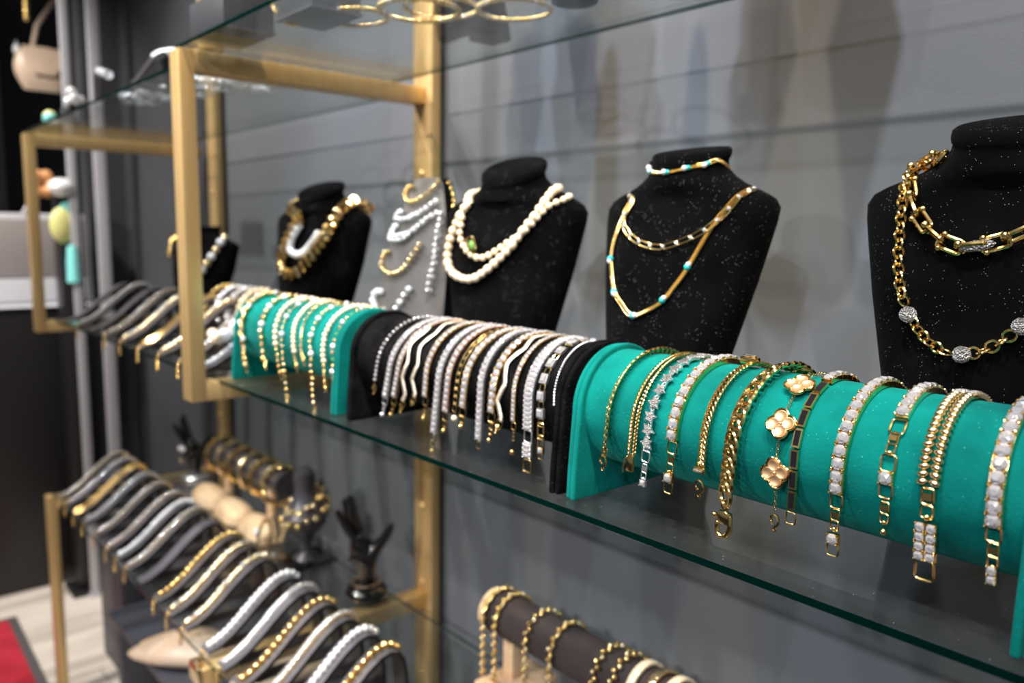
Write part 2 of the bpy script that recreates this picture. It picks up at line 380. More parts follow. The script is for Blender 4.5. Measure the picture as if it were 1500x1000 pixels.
def run_joined(root, name, mb, mats, path, d0, d1, step, s, off=0, rots=(None,), jit=0):
    n = max(1, int(round((d1-d0)/step))); J = MB(); inv = T(*(-Vector(root.location)))
    for i in range(n):
        mt = path.frame(d0+(i+.5)*(d1-d0)/n, off)
        if rots[i % len(rots)]: mt = mt @ rots[i % len(rots)]
        q = s*(1+jit*random.uniform(-1, 1))
        J.merge(mb[i % len(mb)] if isinstance(mb, list) else mb, inv @ mt @ sc(q))
    return link(name, J.mesh(name, mats), root, kind='stuff')

# ------------------------------------------------------------------ jewel pieces (unit size, x across, y along, z outwards)
def mb_gem(sq=True):
    m = MB(); m.box((-.5, -.46, -.3), (.5, .46, .12), 0)
    n = 8; 
    def ring(r, z): return [(r*math.cos(2*PI*(j+.5)/n), r*math.sin(2*PI*(j+.5)/n), z) for j in range(n)]
    m.grid([ring(.34, -.05), ring(.50, .20), ring(.49, .25), [(v[0]*.8, v[1]*.8, v[2]) for v in [((.42 if j % 2 else .52)*math.cos(2*PI*(j+1)/n), (.42 if j % 2 else .52)*math.sin(2*PI*(j+1)/n), .37) for j in range(n)]], ring(.22, .47)], 1, True, True)
    for a in (-1, 1):
        for b in (-1, 1): m.sphere((a*.42, b*.40, .26), .11, nu=6, nv=4)
    return m
GEM = mb_gem()
gem_gold = GEM.mesh('gem_gold', ['gold', 'crystal'], False); gem_pale = GEM.mesh('gem_pale', ['pale_gold', 'crystal'], False)
gem_rose = GEM.mesh('gem_rose', ['rose', 'crystal'], False); gem_silver = GEM.mesh('gem_silver', ['silver', 'crystal'], False)
BG = MB(); BG.box((-.5, -.5, -.3), (.5, .5, .15)); BG.prism([(-.42, -.4), (.42, -.4), (.42, .4), (-.42, .4)], .1, .4, 1, top_inset=.3)
baguette_silver = BG.mesh('baguette', ['silver', 'crystal'], False); baguette_gold = BG.mesh('baguette', ['gold', 'crystal'], False)
def mb_bead(nu=10, nv=7, sz=1): return MB().sphere((0, 0, 0), .5, (1, sz, 1), nu, nv)
bead = {k: mb_bead().mesh('bead', k) for k in ('gold', 'silver', 'crystal', 'pearl', 'white_bead', 'turq', 'pave', 'pale_gold', 'green_stone')}
oval_pearl = mb_bead(10, 7, 1.25).mesh('oval_pearl', 'pearl')
def mb_curb(tilt=38, a=.5, b=.62, r=.13): return MB().torus(a, b, r, 14, 6, 0, Matrix.Rotation(R(tilt), 4, 'Y'))
curb = mb_curb().mesh('curb_link', 'gold'); curb_thick = mb_curb(26, .46, .60, .12).mesh('curb_link', 'gold')
flat_link = MB().torus(.5, .55, .13, 14, 6).mesh('round_link', 'gold')
side_link = MB().torus(.5, .55, .13, 14, 6, 0, Matrix.Rotation(PI/2, 4, 'Y')).mesh('round_link', 'gold')
def rect_tube(a, b, r, mi=0, k=6):
    c = min(a, b)*.45; pts = []
    for (cx, cy, a0) in ((a-c, b-c, 0), (-a+c, b-c, 90), (-a+c, -b+c, 180), (a-c, -b+c, 270)):
        for q in range(4): t = R(a0+30*q); pts.append((cx+c*math.cos(t), cy+c*math.sin(t), 0))
    return MB().tube(pts, r, k, mi, True)
long_link = rect_tube(.32, .62, .10).mesh('long_link', 'gold')
m_ = rect_tube(.3, .55, .10); m_.sphere((-.34, -.42, 0), .17); m_.sphere((.34, -.42, 0), .17); horseshoe = m_.mesh('horseshoe_link', 'gold')
frame_link_gold = rect_tube(.42, .5, .07).mesh('open_frame_link', 'gold'); frame_link_silver = rect_tube(.42, .5, .07).mesh('open_frame_link', 'silver')
def star_poly(R1, R2, n=5): return [((R1 if i % 2 == 0 else R2)*math.sin(PI*i/n), (R1 if i % 2 == 0 else R2)*math.cos(PI*i/n)) for i in range(2*n)]
m_ = MB().prism(star_poly(.62, .33), -.12, .06, 0); m_.prism(star_poly(.60, .32), .06, .14, 1, top_inset=.14); star = m_.mesh('star', ['silver', 'pave'], False)
def quatre(a, off, n=48, sc_=1):
    P_ = []
    for i in range(n):
        t = 2*PI*i/n; d = Vector((math.cos(t), math.sin(t))); best = 0
        for k in range(4):
            c = Vector((off*math.cos(PI/2*k), off*math.sin(PI/2*k))); b_ = d.dot(c); disc = b_*b_-c.length_squared+a*a
            if disc >= 0: best = max(best, b_+math.sqrt(disc))
        P_.append((best*d.x*sc_, best*d.y*sc_))
    return P_
q_ = quatre(.27, .27); m_ = MB().prism(q_, -.06, .03, 0); m_.tube([(x, y, .04) for x, y in q_], .045, 6, 2, True)
for k in range(4):
    c = (.27*math.cos(PI/2*k), .27*math.sin(PI/2*k)); m_.lathe([(.001, .035), (.12, .04), (.19, .075), (.205, .03)], 14, 1, T(c[0], c[1], 0))
m_.sphere((0, 0, .06), .06); clover = m_.mesh('clover', ['hammer', 'hammer', 'gold'])
m_ = MB().box((-.25, -.5, -.12), (.25, .5, .08)); m_.box((-.17, -.40, .081), (.17, .40, .10), 1); onyx_bar = m_.mesh('inlaid_bar', ['gold', 'onyx'], 30, 0)
m_ = MB().tube([(-.0, .5, 0), (-.28, .25, 0), (-.34, -.1, 0), (-.2, -.45, 0), (.1, -.55, 0), (.3, -.35, 0), (.3, -.05, 0), (.12, .25, 0)], .1, 8, 0, False)
m_.sphere((.28, .05, 0), .13); m_.torus(.13, .13, .06, 10, 6, 0, T(0, .68, 0)); lobster = m_.mesh('lobster_clasp', 'gold')
m_ = rect_tube(.34, .5, .07); m_.box((-.25, -.2, -.15), (.25, .25, .15)); m_.merge(rect_tube(.34, .4, .07), T(0, .95, 0)); m_.sphere((0, 1.3, .0), .22)
fold_gold = m_.mesh('fold_clasp', 'gold'); fold_silver = m_.mesh('fold_clasp', 'silver')
m_ = MB().box((-.36, -.8, -.16), (.36, .8, .16)); m_.tube([(.36, -.6, 0), (.6, -.3, .1), (.75, .6, .15), (.68, 1.1, .1)], .09, 6); box_clasp = m_.mesh('box_clasp', 'gold', 40, .05)
RZ45 = Matrix.Rotation(R(35), 4, 'Y'); RZm = Matrix.Rotation(R(-35), 4, 'Y')

def bracelet(label, group, pt, pb, **k):
    path = roll_path(pt, pb, **k); t = thing('bracelet', label, 'bracelet', path.frame(path.L*.4).translation, group)
    return t, path
G3 = 'bracelets laid over the nearest teal roll'
# 1 fine curb chain
t, p = bracelet('slim gold curb-chain bracelet with lobster clasp, leftmost on the nearest teal roll', G3, (945, 517), (883, 690), off=.003)
run(t, 'curb_link', curb, p, 0, p.L-.022, .0066, .0090, .0005); put(t, 'lobster_clasp', lobster, p, p.L-.010, .011, .001)
put(t, 'round_link', flat_link, p, p.L-.019, .006)
# 2 double row
t, p = bracelet('double-row braided gold bracelet with box clasp beside the silver stars', G3, (985, 523), (922, 692), off=.003)
for sx_ in (-1, 1):
    n = int((p.L-.018)/.0036)
    for i in range(n): put(t, 'curb_link', curb, p, (i+.5)*(p.L-.018)/n, .0058, .0003, T(sx_*.0031, 0, 0) @ Matrix.Rotation(R(20*sx_), 4, 'Z'))
put(t, 'box_clasp', box_clasp, p, p.L-.009, .0095)
# 3 stars
t, p = bracelet('silver bracelet of small pavé stars on the nearest teal roll', G3, (1012, 526), (941, 712), off=.003)
run(t, 'star', star, p, .004, p.L-.034, .0118, .0112, .001, (Matrix.Rotation(R(8), 4, 'Z'), Matrix.Rotation(R(-20), 4, 'Z'), Matrix.Rotation(R(26), 4, 'Z')))
run(t, 'round_link', MB().torus(.4, .5, .15, 8, 5).mesh('round_link', 'silver'), p, .010, p.L-.034+.006, .0118, .004)
put(t, 'open_frame_link', frame_link_silver, p, p.L-.028, .010); put(t, 'fold_clasp', fold_silver, p, p.L-.017, .0075); put(t, 'crystal', gem_silver, p, p.L-.003, .006)
# 4 big tennis
t, p = bracelet('wide crystal tennis bracelet in gold beside the silver stars', G3, (1050, 530), (977, 722), off=.002)
run(t, 'crystal', gem_gold, p, 0, p.L-.048, .0094, .0100, .0015)
put(t, 'open_frame_link', frame_link_gold, p, p.L-.041, .011); put(t, 'fold_clasp', fold_gold, p, p.L-.031, .009); put(t, 'crystal', gem_gold, p, p.L-.014, .0085, .001); put(t, 'open_frame_link', frame_link_gold, p, p.L-.005, .010)
# 5 rope
t, p = bracelet('rope-link gold bracelet with crystal bar and lobster clasp on nearest teal roll', G3, (1075, 540), (1023, 730), off=.003)
n = int((p.L-.026)/.0046)
for i in range(n): put(t, 'curb_link', curb_thick, p, (i+.5)*(p.L-.026)/n, .0086, .0005, Matrix.Rotation(R(25), 4, 'Z'))
m_ = MB().box((-.7, -.3, -.25), (.7, .3, .25)); m_.box((-.55, -.15, .25), (.55, .15, .4), 1); put(t, 'crystal_bar', m_.mesh('crystal_bar', ['gold', 'pave'], 40, .06), p, p.L-.0255, .008, .002)
put(t, 'crystal_bar', m_.mesh('crystal_bar', ['gold', 'pave'], 40, .06), p, .066, .0115, .004)
put(t, 'lobster_clasp', lobster, p, p.L-.010, .011)
# 6 chunky curb
t, p = bracelet('chunky polished gold curb-chain bracelet with large lobster clasp on teal velvet', G3, (1143, 543), (1058, 783), off=.004)
n = int((p.L-.030)/.0104)
for i in range(n): put(t, 'curb_link', curb_thick, p, (i+.5)*(p.L-.030)/n, .0158, .0015, Matrix.Rotation(R(12), 4, 'Z'))
put(t, 'round_link', flat_link, p, p.L-.026, .007)
m_ = MB().tube([(-.05, -.55, 0), (-.38, -.35, 0), (-.42, .35, 0), (-.25, .75, 0), (.05, .85, 0), (.3, .7, 0), (.36, .3, 0), (.3, .05, 0)], .15, 8)
m_.box((-.42, -.55, -.13), (.30, .12, .13)); m_.sphere((.55, -.2, 0), .16); put(t, 'lobster_clasp', m_.mesh('lobster_clasp', 'gold', 40, .05), p, p.L-.012, .0155)
# 7 clovers
t, p = bracelet('thin gold chain bracelet with three hammered four-leaf clovers', G3, (1193, 550), (1134, 778), off=.003)
for i in range(int(p.L/.0026)-6): put(t, 'round_link', flat_link if i % 2 else side_link, p, .001+i*.0026, .0022)
for px in ((1157, 566), (1142, 621), (1136, 691)):
    best = min(range(0, 200), key=lambda i: abs(((p.frame(p.L*i/200).translation-CAM).dot(up))/((p.frame(p.L*i/200).translation-CAM).dot(fw))+(px[1]-500)/FPX))
    put(t, 'clover', clover, p, p.L*best/200, .0215, .0015, Matrix.Rotation(R(10), 4, 'Z'))
put(t, 'lobster_clasp', lobster, p, p.L-.008, .010)
# 8 onyx bars
t, p = bracelet('slim gold bar bracelet inlaid with black between clover chain and tennis bracelet', G3, (1226, 553), (1157, 770), off=.0025)
run(t, 'crystal', [gem_gold, baguette_gold], p, 0, .078, .0088, sc(.0085, .0085, .0085), .001)
run(t, 'inlaid_bar', onyx_bar, p, .079, p.L-.012, .0152, Matrix.Diagonal((.0125, .0146, .0125, 1)), .0)
put(t, 'open_frame_link', frame_link_gold, p, p.L-.006, .009)
# 9 tennis
t, p = bracelet('long crystal tennis bracelet with gold fold clasp, right of black-inlaid bars', G3, (1295, 562), (1218, 812), off=.002)
run(t, 'crystal', gem_gold, p, 0, p.L-.046, .0086, .0094, .0015)
put(t, 'open_frame_link', frame_link_gold, p, p.L-.040, .0105); put(t, 'fold_clasp', fold_gold, p, p.L-.030, .0085); put(t, 'crystal', gem_gold, p, p.L-.012, .0085, .001); put(t, 'open_frame_link', frame_link_gold, p, p.L-.004, .010)
# 10 half tennis
t, p = bracelet('short crystal tennis bracelet with long open gold clasp links', G3, (1358, 571), (1293, 783), off=.002)
run(t, 'crystal', gem_pale, p, 0, p.L-.084, .0088, .0094, .0015)
put(t, 'open_frame_link', frame_link_gold, p, p.L-.077, .0115); put(t, 'fold_clasp', fold_gold, p, p.L-.068, .0085); put(t, 'open_frame_link', frame_link_gold, p, p.L-.050, .0115)
put(t, 'crystal', gem_gold, p, p.L-.040, .0095, .001); put(t, 'open_frame_link', frame_link_gold, p, p.L-.031, .0105); put(t, 'fold_clasp', fold_gold, p, p.L-.019, .008); put(t, 'bead', bead['gold'], p, p.L-.002, .005)
# 11 double row
t, p = bracelet('wide double-row gold and crystal bracelet near the right teal end panel', G3, (1420, 578), (1353, 845), off=.0025)
n = int((p.L-.062)/.0048)
for i in range(n):
    for sx_ in (-1, 1): put(t, 'crystal' if i < n*.5 else 'bead', gem_pale if i < n*.42 else bead['pale_gold'], p, (i+.5)*(p.L-.062)/n, Matrix.Diagonal((.0078, .0052, .0062, 1)), .001, T(sx_*.0040, 0, 0) @ Matrix.Rotation(R(14*sx_), 4, 'Z'))
put(t, 'fold_clasp', fold_gold, p, p.L-.055, .011)
for i in range(4):
    for sx_ in (-1, 1): put(t, 'crystal', gem_gold, p, p.L-.034+i*.0065, .0065, .001, T(sx_*.0036, 0, 0))
put(t, 'open_frame_link', frame_link_gold, p, p.L-.005, .014)
# 12 tennis
t, p = bracelet('crystal tennis bracelet hanging closest to the right teal end panel', G3, (1500, 596), (1452, 862), off=.0025)
run(t, 'crystal', gem_gold, p, 0, p.L-.040, .0086, .0096, .0015)
put(t, 'open_frame_link', frame_link_gold, p, p.L-.035, .010); put(t, 'fold_clasp', fold_gold, p, p.L-.025, .0085); put(t, 'crystal', gem_gold, p, p.L-.006, .006, .001); put(t, 'crystal', gem_gold, p, p.L-.012, .006, .001)

# ------------------------------------------------------------------ black roll bracelets
G2 = 'bracelets laid over the black roll'
snake_g = MB().sphere((0, 0, 0), .5, (1, .8, .5), 8, 5).mesh('snake_link', 'champagne')
BL = [((602, 467), (546, 577), 'bead', .0050, .018, 'fine chain bracelet of round crystals, leftmost on black roll'),
      ((628, 470), (559, 610), 'gem_silver', .0078, .028, 'silver tennis bracelet, second from left on black roll'),
      ((640, 472), (572, 610), 'gem_rose', .0080, .028, 'rose-gold tennis bracelet, third from left on black roll'),
      ((632, 472), (588, 614), 'snake', .0055, .026, 'left one of two rippled pale snake-chain bracelets on black roll'),
      ((652, 474), (603, 602), 'snake', .0055, .022, 'right one of two rippled pale snake-chain bracelets side by side'),
      ((668, 477), (620, 616), 'gem_gold', .0080, .030, 'gold tennis bracelet just left of the longest crystal one on black velvet'),
      ((690, 480), (632, 664), 'gem_silver', .0082, .026, 'longest crystal bracelet on the black roll, curling down to the glass'),
      ((708, 482), (649, 634), 'gem_rose', .0084, .026, 'tennis bracelet with hooked gold clasp, mid black roll'),
      ((722, 484), (664, 616), 'link', .0070, .012, 'open gold link bracelet mostly hidden beside a tennis bracelet'),
      ((735, 486), (674, 628), 'gem_pale', .0090, .026, 'thick tennis bracelet in pale gold covering an open link one'),
      ((752, 488), (700, 657), 'gem_silver', .0080, .010, 'white crystal bracelet with one blue stone on black velvet'),
      ((780, 491), (716, 648), 'gem_gold', .0092, .034, 'broad crystal bracelet in toothed gold setting on black roll'),
      ((790, 493), (727, 645), 'snake', .0058, .026, 'rippled snake-chain bracelet right of the broad toothed one'),
      ((800, 495), (750, 666), 'gem_gold', .0055, .036, 'thin crystal bracelet with long gold clasp on black roll'),
      ((822, 498), (771, 690), 'wide', .0115, .044, 'wide flat silver crystal bracelet on right part of black roll'),
      ((838, 500), (791, 671), 'baguette', .0090, .034, 'bracelet of spaced rectangular stones on gold links, black roll'),
      ((850, 502), (811, 598), 'bead_s', .0034, .002, 'very fine white chain bracelet against the black right end panel')]
for pt, pb, ty, sz, cl, lab in BL:
    sz *= 1.12
    sn = ty == 'snake'
    t, p = bracelet(lab, G2, pt, pb, off=.002, wave=.0042 if sn else 0, wl=.062)
    e = p.L-cl
    if ty == 'bead':
        run(t, 'crystal', bead['crystal'], p, 0, e, .0062, .0048, .001); put(t, 'lobster_clasp', lobster, p, p.L-.008, .010)
    elif ty == 'bead_s': run_joined(t, 'chain', mb_bead(6, 5), 'silver', p, 0, e, .0030, .0032)
    elif sn:
        run(t, 'snake_link', snake_g, p, 0, e, .0030, sz, .001); put(t, 'open_frame_link', frame_link_gold, p, e+.005, .010); put(t, 'fold_clasp', fold_gold, p, p.L-.016, .006)
    elif ty == 'link':
        run(t, 'long_link', long_link, p, 0, e, .0088, .009, .001); put(t, 'bead', bead['pearl'], p, p.L-.003, .007)
    elif ty == 'wide':
        run(t, 'crystal', gem_silver, p, 0, e, .0050, Matrix.Diagonal((.0125, .0050, .006, 1)), .001)
        put(t, 'open_frame_link', frame_link_silver, p, e+.007, .013)
        for q in range(3): put(t, 'crystal', gem_silver, p, e+.017+q*.005, Matrix.Diagonal((.012, .005, .006, 1)), .001)
        put(t, 'open_frame_link', frame_link_gold, p, p.L-.006, .013)
    elif ty == 'baguette':
        n = int(e/.0175)
        for i in range(n):
            put(t, 'crystal', baguette_silver, p, (i+.3)*e/n, Matrix.Diagonal((.0095, .010, .007, 1)), .001); put(t, 'open_frame_link', frame_link_gold, p, (i+.85)*e/n, .0082)
        put(t, 'long_link', long_link, p, e+.006, .013); put(t, 'long_link', long_link, p, e+.018, .012); put(t, 'crystal', gem_gold, p, e+.026, .007); put(t, 'open_frame_link', frame_link_gold, p, p.L-.003, .008)
    else:
        me = {'gem_silver': gem_silver, 'gem_rose': gem_rose, 'gem_gold': gem_gold, 'gem_pale': gem_pale}[ty]
        run(t, 'crystal', me, p, 0, e, sz*.78, Matrix.Diagonal((sz, sz*.8, sz*.8, 1)), .001)
        if cl > .012:
            fg, ff = (frame_link_silver, fold_silver) if ty == 'gem_silver' and pb[0] < 600 else (frame_link_gold, fold_gold)
            put(t, 'open_frame_link', fg, p, e+.005, sz*1.2); put(t, 'fold_clasp', ff, p, e+.014, sz*.8)
            if cl > .025: put(t, 'bead', bead['silver' if ff is fold_silver else 'gold'], p, p.L-.003, .006, .001)
        else: put(t, 'open_frame_link', frame_link_gold, p, p.L-.004, .008)

# ------------------------------------------------------------------ far teal roll bracelets
G1 = 'bracelets laid over the far teal roll'
FT = [((400, 432), (362, 540), [('gold', .012), ('pale_gold', .009), ('gold', .010)], .0085, 'thick clustered gold bead bracelet, leftmost on the far teal roll'),
      ((425, 436), (390, 536), [('white_bead', .011), ('pale_gold', .010), ('gold', .011)], .0100, 'mixed gold and white ball bracelet, second on far teal roll'),
      ((448, 439), (412, 550), [('pearl', .0085)], .0080, 'pale pearl bracelet with gold drop, third on far teal roll'),
      ((455, 441), (423, 588), [('white_bead', .009), ('gold', .006), ('pale_gold', .006)], .0085, 'long white bead bracelet dangling to the glass, far teal roll left part'),
      ((477, 443), (436, 540), [('pearl', .0075)], .0062, 'smooth cream bead bracelet between the two long dangling ones'),
      ((485, 445), (446, 530), [('gold', .006), ('gold', .005)], .0058, 'thin dull gold bracelet with orange end bead, far teal roll'),
      ((500, 448), (462, 602), [('white_bead', .0085), ('gold', .0065), ('pale_gold', .0065)], .0080, 'longest gold bead bracelet curling on glass, far teal roll'),
      ((520, 451), (478, 568), [('pearl', .0075)], .0065, 'cream tube bracelet with gold ring end, right part of far teal roll'),
      ((533, 454), (490, 560), [('crystal', .010), ('gold', .006), ('green_stone', .005), ('gold', .006)], .0080, 'gold bracelet with spaced crystals nearest the right teal end panel')]
for pt, pb, seq, st, lab in FT:
    st *= 1.12; seq = [(a, b*.93) for a, b in seq]
    t, p = bracelet(lab, G1, pt, pb, off=.004)
    n = int(p.L/st)
    for i in range(n):
        k, s_ = seq[i % len(seq)]; tail = (i+.5)*st > RR*2.2+.05
        if tail and k in ('white_bead', 'pearl'): k, s_ = 'gold', s_*.75
        put(t, 'bead', bead[k], p, (i+.5)*st, s_, .001, T(random.uniform(-1, 1)*.0012, 0, 0))
    if pt[0] in (400,):
        for i in range(int(n*.8)): put(t, 'bead', bead[('pale_gold', 'gold', 'white_bead')[i % 3]], p, (i+1)*st, .008, .003, T(-.006 if i % 2 else .005, 0, 0))
    put(t, 'lobster_clasp', lobster, p, p.L-.003, .011)

# ------------------------------------------------------------------ busts
def bust_levels(W, H, chest=.032, neck=1.0, slim=.5):
    Lv = [(0.00, slim, .55), (.02, slim+.02, .6), (.10, slim+.05, .75), (.25, slim+.13, .9), (.42, slim+.25, 1), (.58, slim+.36, 1.05), (.70, .95, 1.05), (.77, .99, 1), (.81, 1.0, .95), (.835, .955, .9), (.852, .86, .95), (.868, .74, 1.02),
          (.885, .62, 1.1), (.905, .52, 1.2), (.925, .455, 1.2), (.945, .425*neck, 1.15), (.960, .418*neck, 1.13), (.966, .43*neck, 1.17), (.978, .438*neck, 1.19), (.994, .433*neck, 1.18), (1.0, .41*neck, 1.13)]
    return [(v*H, w_*W, d*chest) for v, w_, d in Lv]
def bust_mesh(name, W, H, chest, lean, mt, slim=.5, tip=.0, neck=1.0, n=40):
    rings = []
    for z, w_, d in bust_levels(W, H, chest, neck, slim):
        fz = z/H; kn = min(1, max(0, (fz-.82)/.10)); ex = .62*(1-kn)+1.0*kn
        y0 = (z*math.tan(lean)); ring = []
        for j in range(n):
            a = 2*PI*j/n; c, s_ = math.cos(a), math.sin(a)
            x = w_*math.copysign(abs(c)**ex, c); q = abs(s_)**(ex if s_ > 0 else min(1, ex+.25))
            dd = d*(1 if s_ < 0 else .75)
            y = math.copysign(q, s_)*dd
            # the chest curls back at the shoulders
            y += (1-kn)*.30*chest*(x/max(w_, 1e-6))**2*1.2
            zz = z+tip*y*kn
            ring.append((x, y0+y, zz))
        rings.append(ring)
    m = MB().grid(rings, 0, True, True)
    me = m.mesh(name, mt, 60); return me
BV = {}; BI = {}
def bust(key, cx, cy, z0, W, H, chest, lean, rz, mt, label, slim=.5, tip=0, neck=1.0, name='necklace_bust', scale_n=40):
    t = thing(name, label, 'necklace bust', (cx, cy, z0), 'necklace busts on the glass shelves', rz)
    o = link('torso', bust_mesh('torso', W, H, chest, lean, mt, slim, tip, neck), t, T(0, 0, .002))
    m = MB(); yb = H*.55*math.tan(lean)+chest*.5
    m.grid([[(-W*.28, yb+.0, .001), (W*.28, yb+.0, .001), (W*.28, yb+.05, .001), (-W*.28, yb+.05, .001)], [(-W*.22, yb-.012, H*.62), (W*.22, yb-.012, H*.62), (W*.22, yb+.006, H*.62), (-W*.22, yb+.006, H*.62)]])
    link('back_support', m.mesh('back_support', mt, 30, .003), t)
    mw = T(cx, cy, z0+.002) @ Matrix.Rotation(rz, 4, 'Z'); BI[key] = (cx, cy, lean, rz)
    BV[key] = BVHTree.FromPolygons([mw @ v.co for v in o.data.vertices], [tuple(p.vertices) for p in o.data.polygons])
    return t
bust('B6', -.228, .715, 0, .122, .350, .036, R(9), R(4), 'velvet_black', 'nearest black velvet bust at the right edge with chunky gold chains', .52, .30)
bust('B5', -.560, .695, 0, .108, .350, .036, R(13), R(6), 'velvet_black', 'black velvet bust behind the nearest teal roll with turquoise-bead necklaces', .52, .22)
bust('B4', -.848, .708, 0, .115, .348, .036, R(9), R(14), 'velvet_black', 'black velvet bust with pearl strands behind the black roll', .52, .50)
bust('B2', -1.43, .72, 0, .120, .340, .036, R(9), R(16), 'velvet_black', 'black bust with chunky gold bead necklace behind the far teal roll', .55, .45)
bust('B1', -2.09, .74, 0, .125, .265, .036, R(9), R(14), 'velvet_black', 'farthest low black bust seen past both sides of the near gold post', .55)

# grey necklace board
def board():
    t = thing('necklace_board', 'tall grey leaning necklace board hung with gold and silver beads', 'necklace display', (-1.10, .715, 0), None, R(12))
    W, H = .083, .345; rings = []
    for v, w_ in ((0, .96), (.01, 1), (.3, 1.0), (.6, .86), (.8, .66), (.92, .50), (.97, .42), (1, .30)):
        z = v*H; y = z*math.tan(R(13)); d = .014
        rings.append([(W*w_*c, y-d*(1-c*c)*.8+dy, z) for c, dy in [(-1, .012), (-.98, 0), (-.6, 0), (0, 0), (.6, 0), (.98, 0), (1, .012)]] + [(W*w_*c, y+dy, z) for c, dy in [(.98, .026), (0, .030), (-.98, .026)]])
    m = MB().grid(rings); m.m = [1 if (f[0] % 10 in (5, 6, 7, 8, 9) or f[0] % 10 == 0) and len(f) == 4 and False else 0 for f in m.f]
    for i in range((len(rings)-1)*10):
        if i % 10 in (5, 6, 7, 8): m.m[i] = 1
    o = link('panel', m.mesh('panel', ['board_grey', 'velvet_black'], 50), t, T(0, 0, .001))
    mw = T(-1.10, .715, .001) @ Matrix.Rotation(R(12), 4, 'Z')
    BV['B3'] = BVHTree.FromPolygons([mw @ v.co for v in o.data.vertices], [tuple(p.vertices) for p in o.data.polygons])
    s = MB().grid([[(-.03, .085, 0), (.03, .085, 0), (.03, .11, 0), (-.03, .11, 0)], [(-.02, .062, .2), (.02, .062, .2), (.02, .068, .2), (-.02, .068, .2)]]); link('back_support', s.mesh('back_support', 'velvet_black', 30), t)
board()

def catmull(P_, n=12):
    out = []; P_ = [Vector(p) for p in P_]; Q = [P_[0]*2-P_[1]]+P_+[P_[-1]*2-P_[-2]]
    for i in range(1, len(Q)-2):
        for j in range(n):
            t = j/n; a, b, c, d = Q[i-1:i+3]
            out.append(.5*((2*b)+(c-a)*t+(2*a-5*b+4*c-d)*t*t+(3*b-a-3*c+d)*t**3))
    return out+[P_[-1]]
def drape(key, px, off=.003, back=True):
    """necklace path: points on the bust's own surface"""
    bv = BV[key]; pts = []; last = None
    for q in catmull(px, 10):
        d = ray(q.x, q.y).normalized(); h = bv.ray_cast(CAM, d)
        if h[0] is None:
            dist = last if last else 1.2
            g = CAM+d*dist; h = bv.find_nearest(g)
            for _ in range(3):
                dist = (h[0]-CAM).dot(d); g = CAM+d*dist; h = bv.find_nearest(g)
        if h[0] is not None:
            last = (h[0]-CAM).length; n = h[1]; pts.append([h[0]+n*off, n])
    if back and key in BI and len(pts) > 4:                       # the chain goes on round the back of the neck
        cx, cy, lean, rz = BI[key]
        def ax(z): return Vector((cx-math.sin(rz)*z*math.tan(lean), cy+math.cos(rz)*z*math.tan(lean), z))
        ends = []
        zt = min(.318, max(pts[0][0].z, pts[-1][0].z)+.012)
        for e, sg in ((pts[0][0], -1), (pts[-1][0], 1)):
            v = e-ax(e.z); a0 = math.atan2(v.y, v.x)
            if sg < 0 and a0 < 0: a0 += 2*PI
            ext = []
            for i in range(1, 13):
                a = a0+(PI/2-a0)*i/12; z = e.z+(zt-e.z)*min(1, i/7); o = ax(z); d = Vector((math.cos(a), math.sin(a), 0)); h = bv.ray_cast(o+d*.3, -d)
                if h[0] is not None and (h[0]-o).length > .02: ext.append([h[0]+h[1]*off, h[1]])
            ends.append(ext)
        pts = ends[0][::-1]+pts+ends[1]
    for _ in range(4):
        for i in range(1, len(pts)-1): pts[i][0] = (pts[i-1][0]+pts[i][0]*2+pts[i+1][0])/4; pts[i][1] = (pts[i-1][1]+pts[i][1]*2+pts[i+1][1]).normalized()
    return Path([tuple(p) for p in pts])
def necklace(label, key, px, off=.003, group='necklaces on busts', back=True):
    p = drape(key, px, off, back); return thing('necklace', label, 'necklace', p.frame(p.L/2).translation, group), p
def dist_at(p, px):
    def err(i):
        v = p.frame(p.L*i/300).translation-CAM; w_ = v.dot(fw); return (750+FPX*v.dot(rt)/w_-px[0])**2+(500-FPX*v.dot(up)/w_-px[1])**2
    return p.L*min(range(301), key=err)/300
# nearest bust
t, p = necklace('gold horseshoe-link choker on the nearest bust at right', 'B6', [(1388, 236), (1362, 243), (1343, 256), (1338, 280), (1349, 315), (1370, 343), (1402, 362), (1450, 360), (1500, 343), (1545, 318), (1580, 280)], .004)
n = int(p.L/.0165)
for i in range(n): put(t, 'horseshoe_link', horseshoe, p, (i+.5)*p.L/n, .0200 if i % 2 == 0 else .0180, .001, Matrix.Rotation(R(10 if i % 2 else 75), 4, 'Y'))
m_ = MB().sphere((0, 0, 0), .5, (.45, 1.3, .4), 12, 8); put(t, 'pave_clasp', m_.mesh('pave_clasp', 'pave'), p, dist_at(p, (1432, 366)), .021, .003)
t, p = necklace('gold round-link necklace with pavé crystal balls on the nearest bust', 'B6', [(1385, 236), (1350, 248), (1330, 275), (1325, 330), (1322, 385), (1326, 430), (1338, 460), (1356, 492), (1385, 515), (1411, 520), (1445, 513), (1475, 496), (1500, 478), (1525, 440), (1550, 400)], .004)
n = int(p.L/.0072); balls = [dist_at(p, q) for q in ((1338, 460), (1411, 520), (1500, 478))]
for i in range(n):
    d = (i+.5)*p.L/n
    if min(abs(d-b) for b in balls) < .0075: continue
    put(t, 'round_link', flat_link if i % 2 else side_link, p, d, .0092, .001, Matrix.Rotation(R(20), 4, 'Y'))
for b in balls: put(t, 'pave_ball', bead['pave'], p, b, .0145, .004)
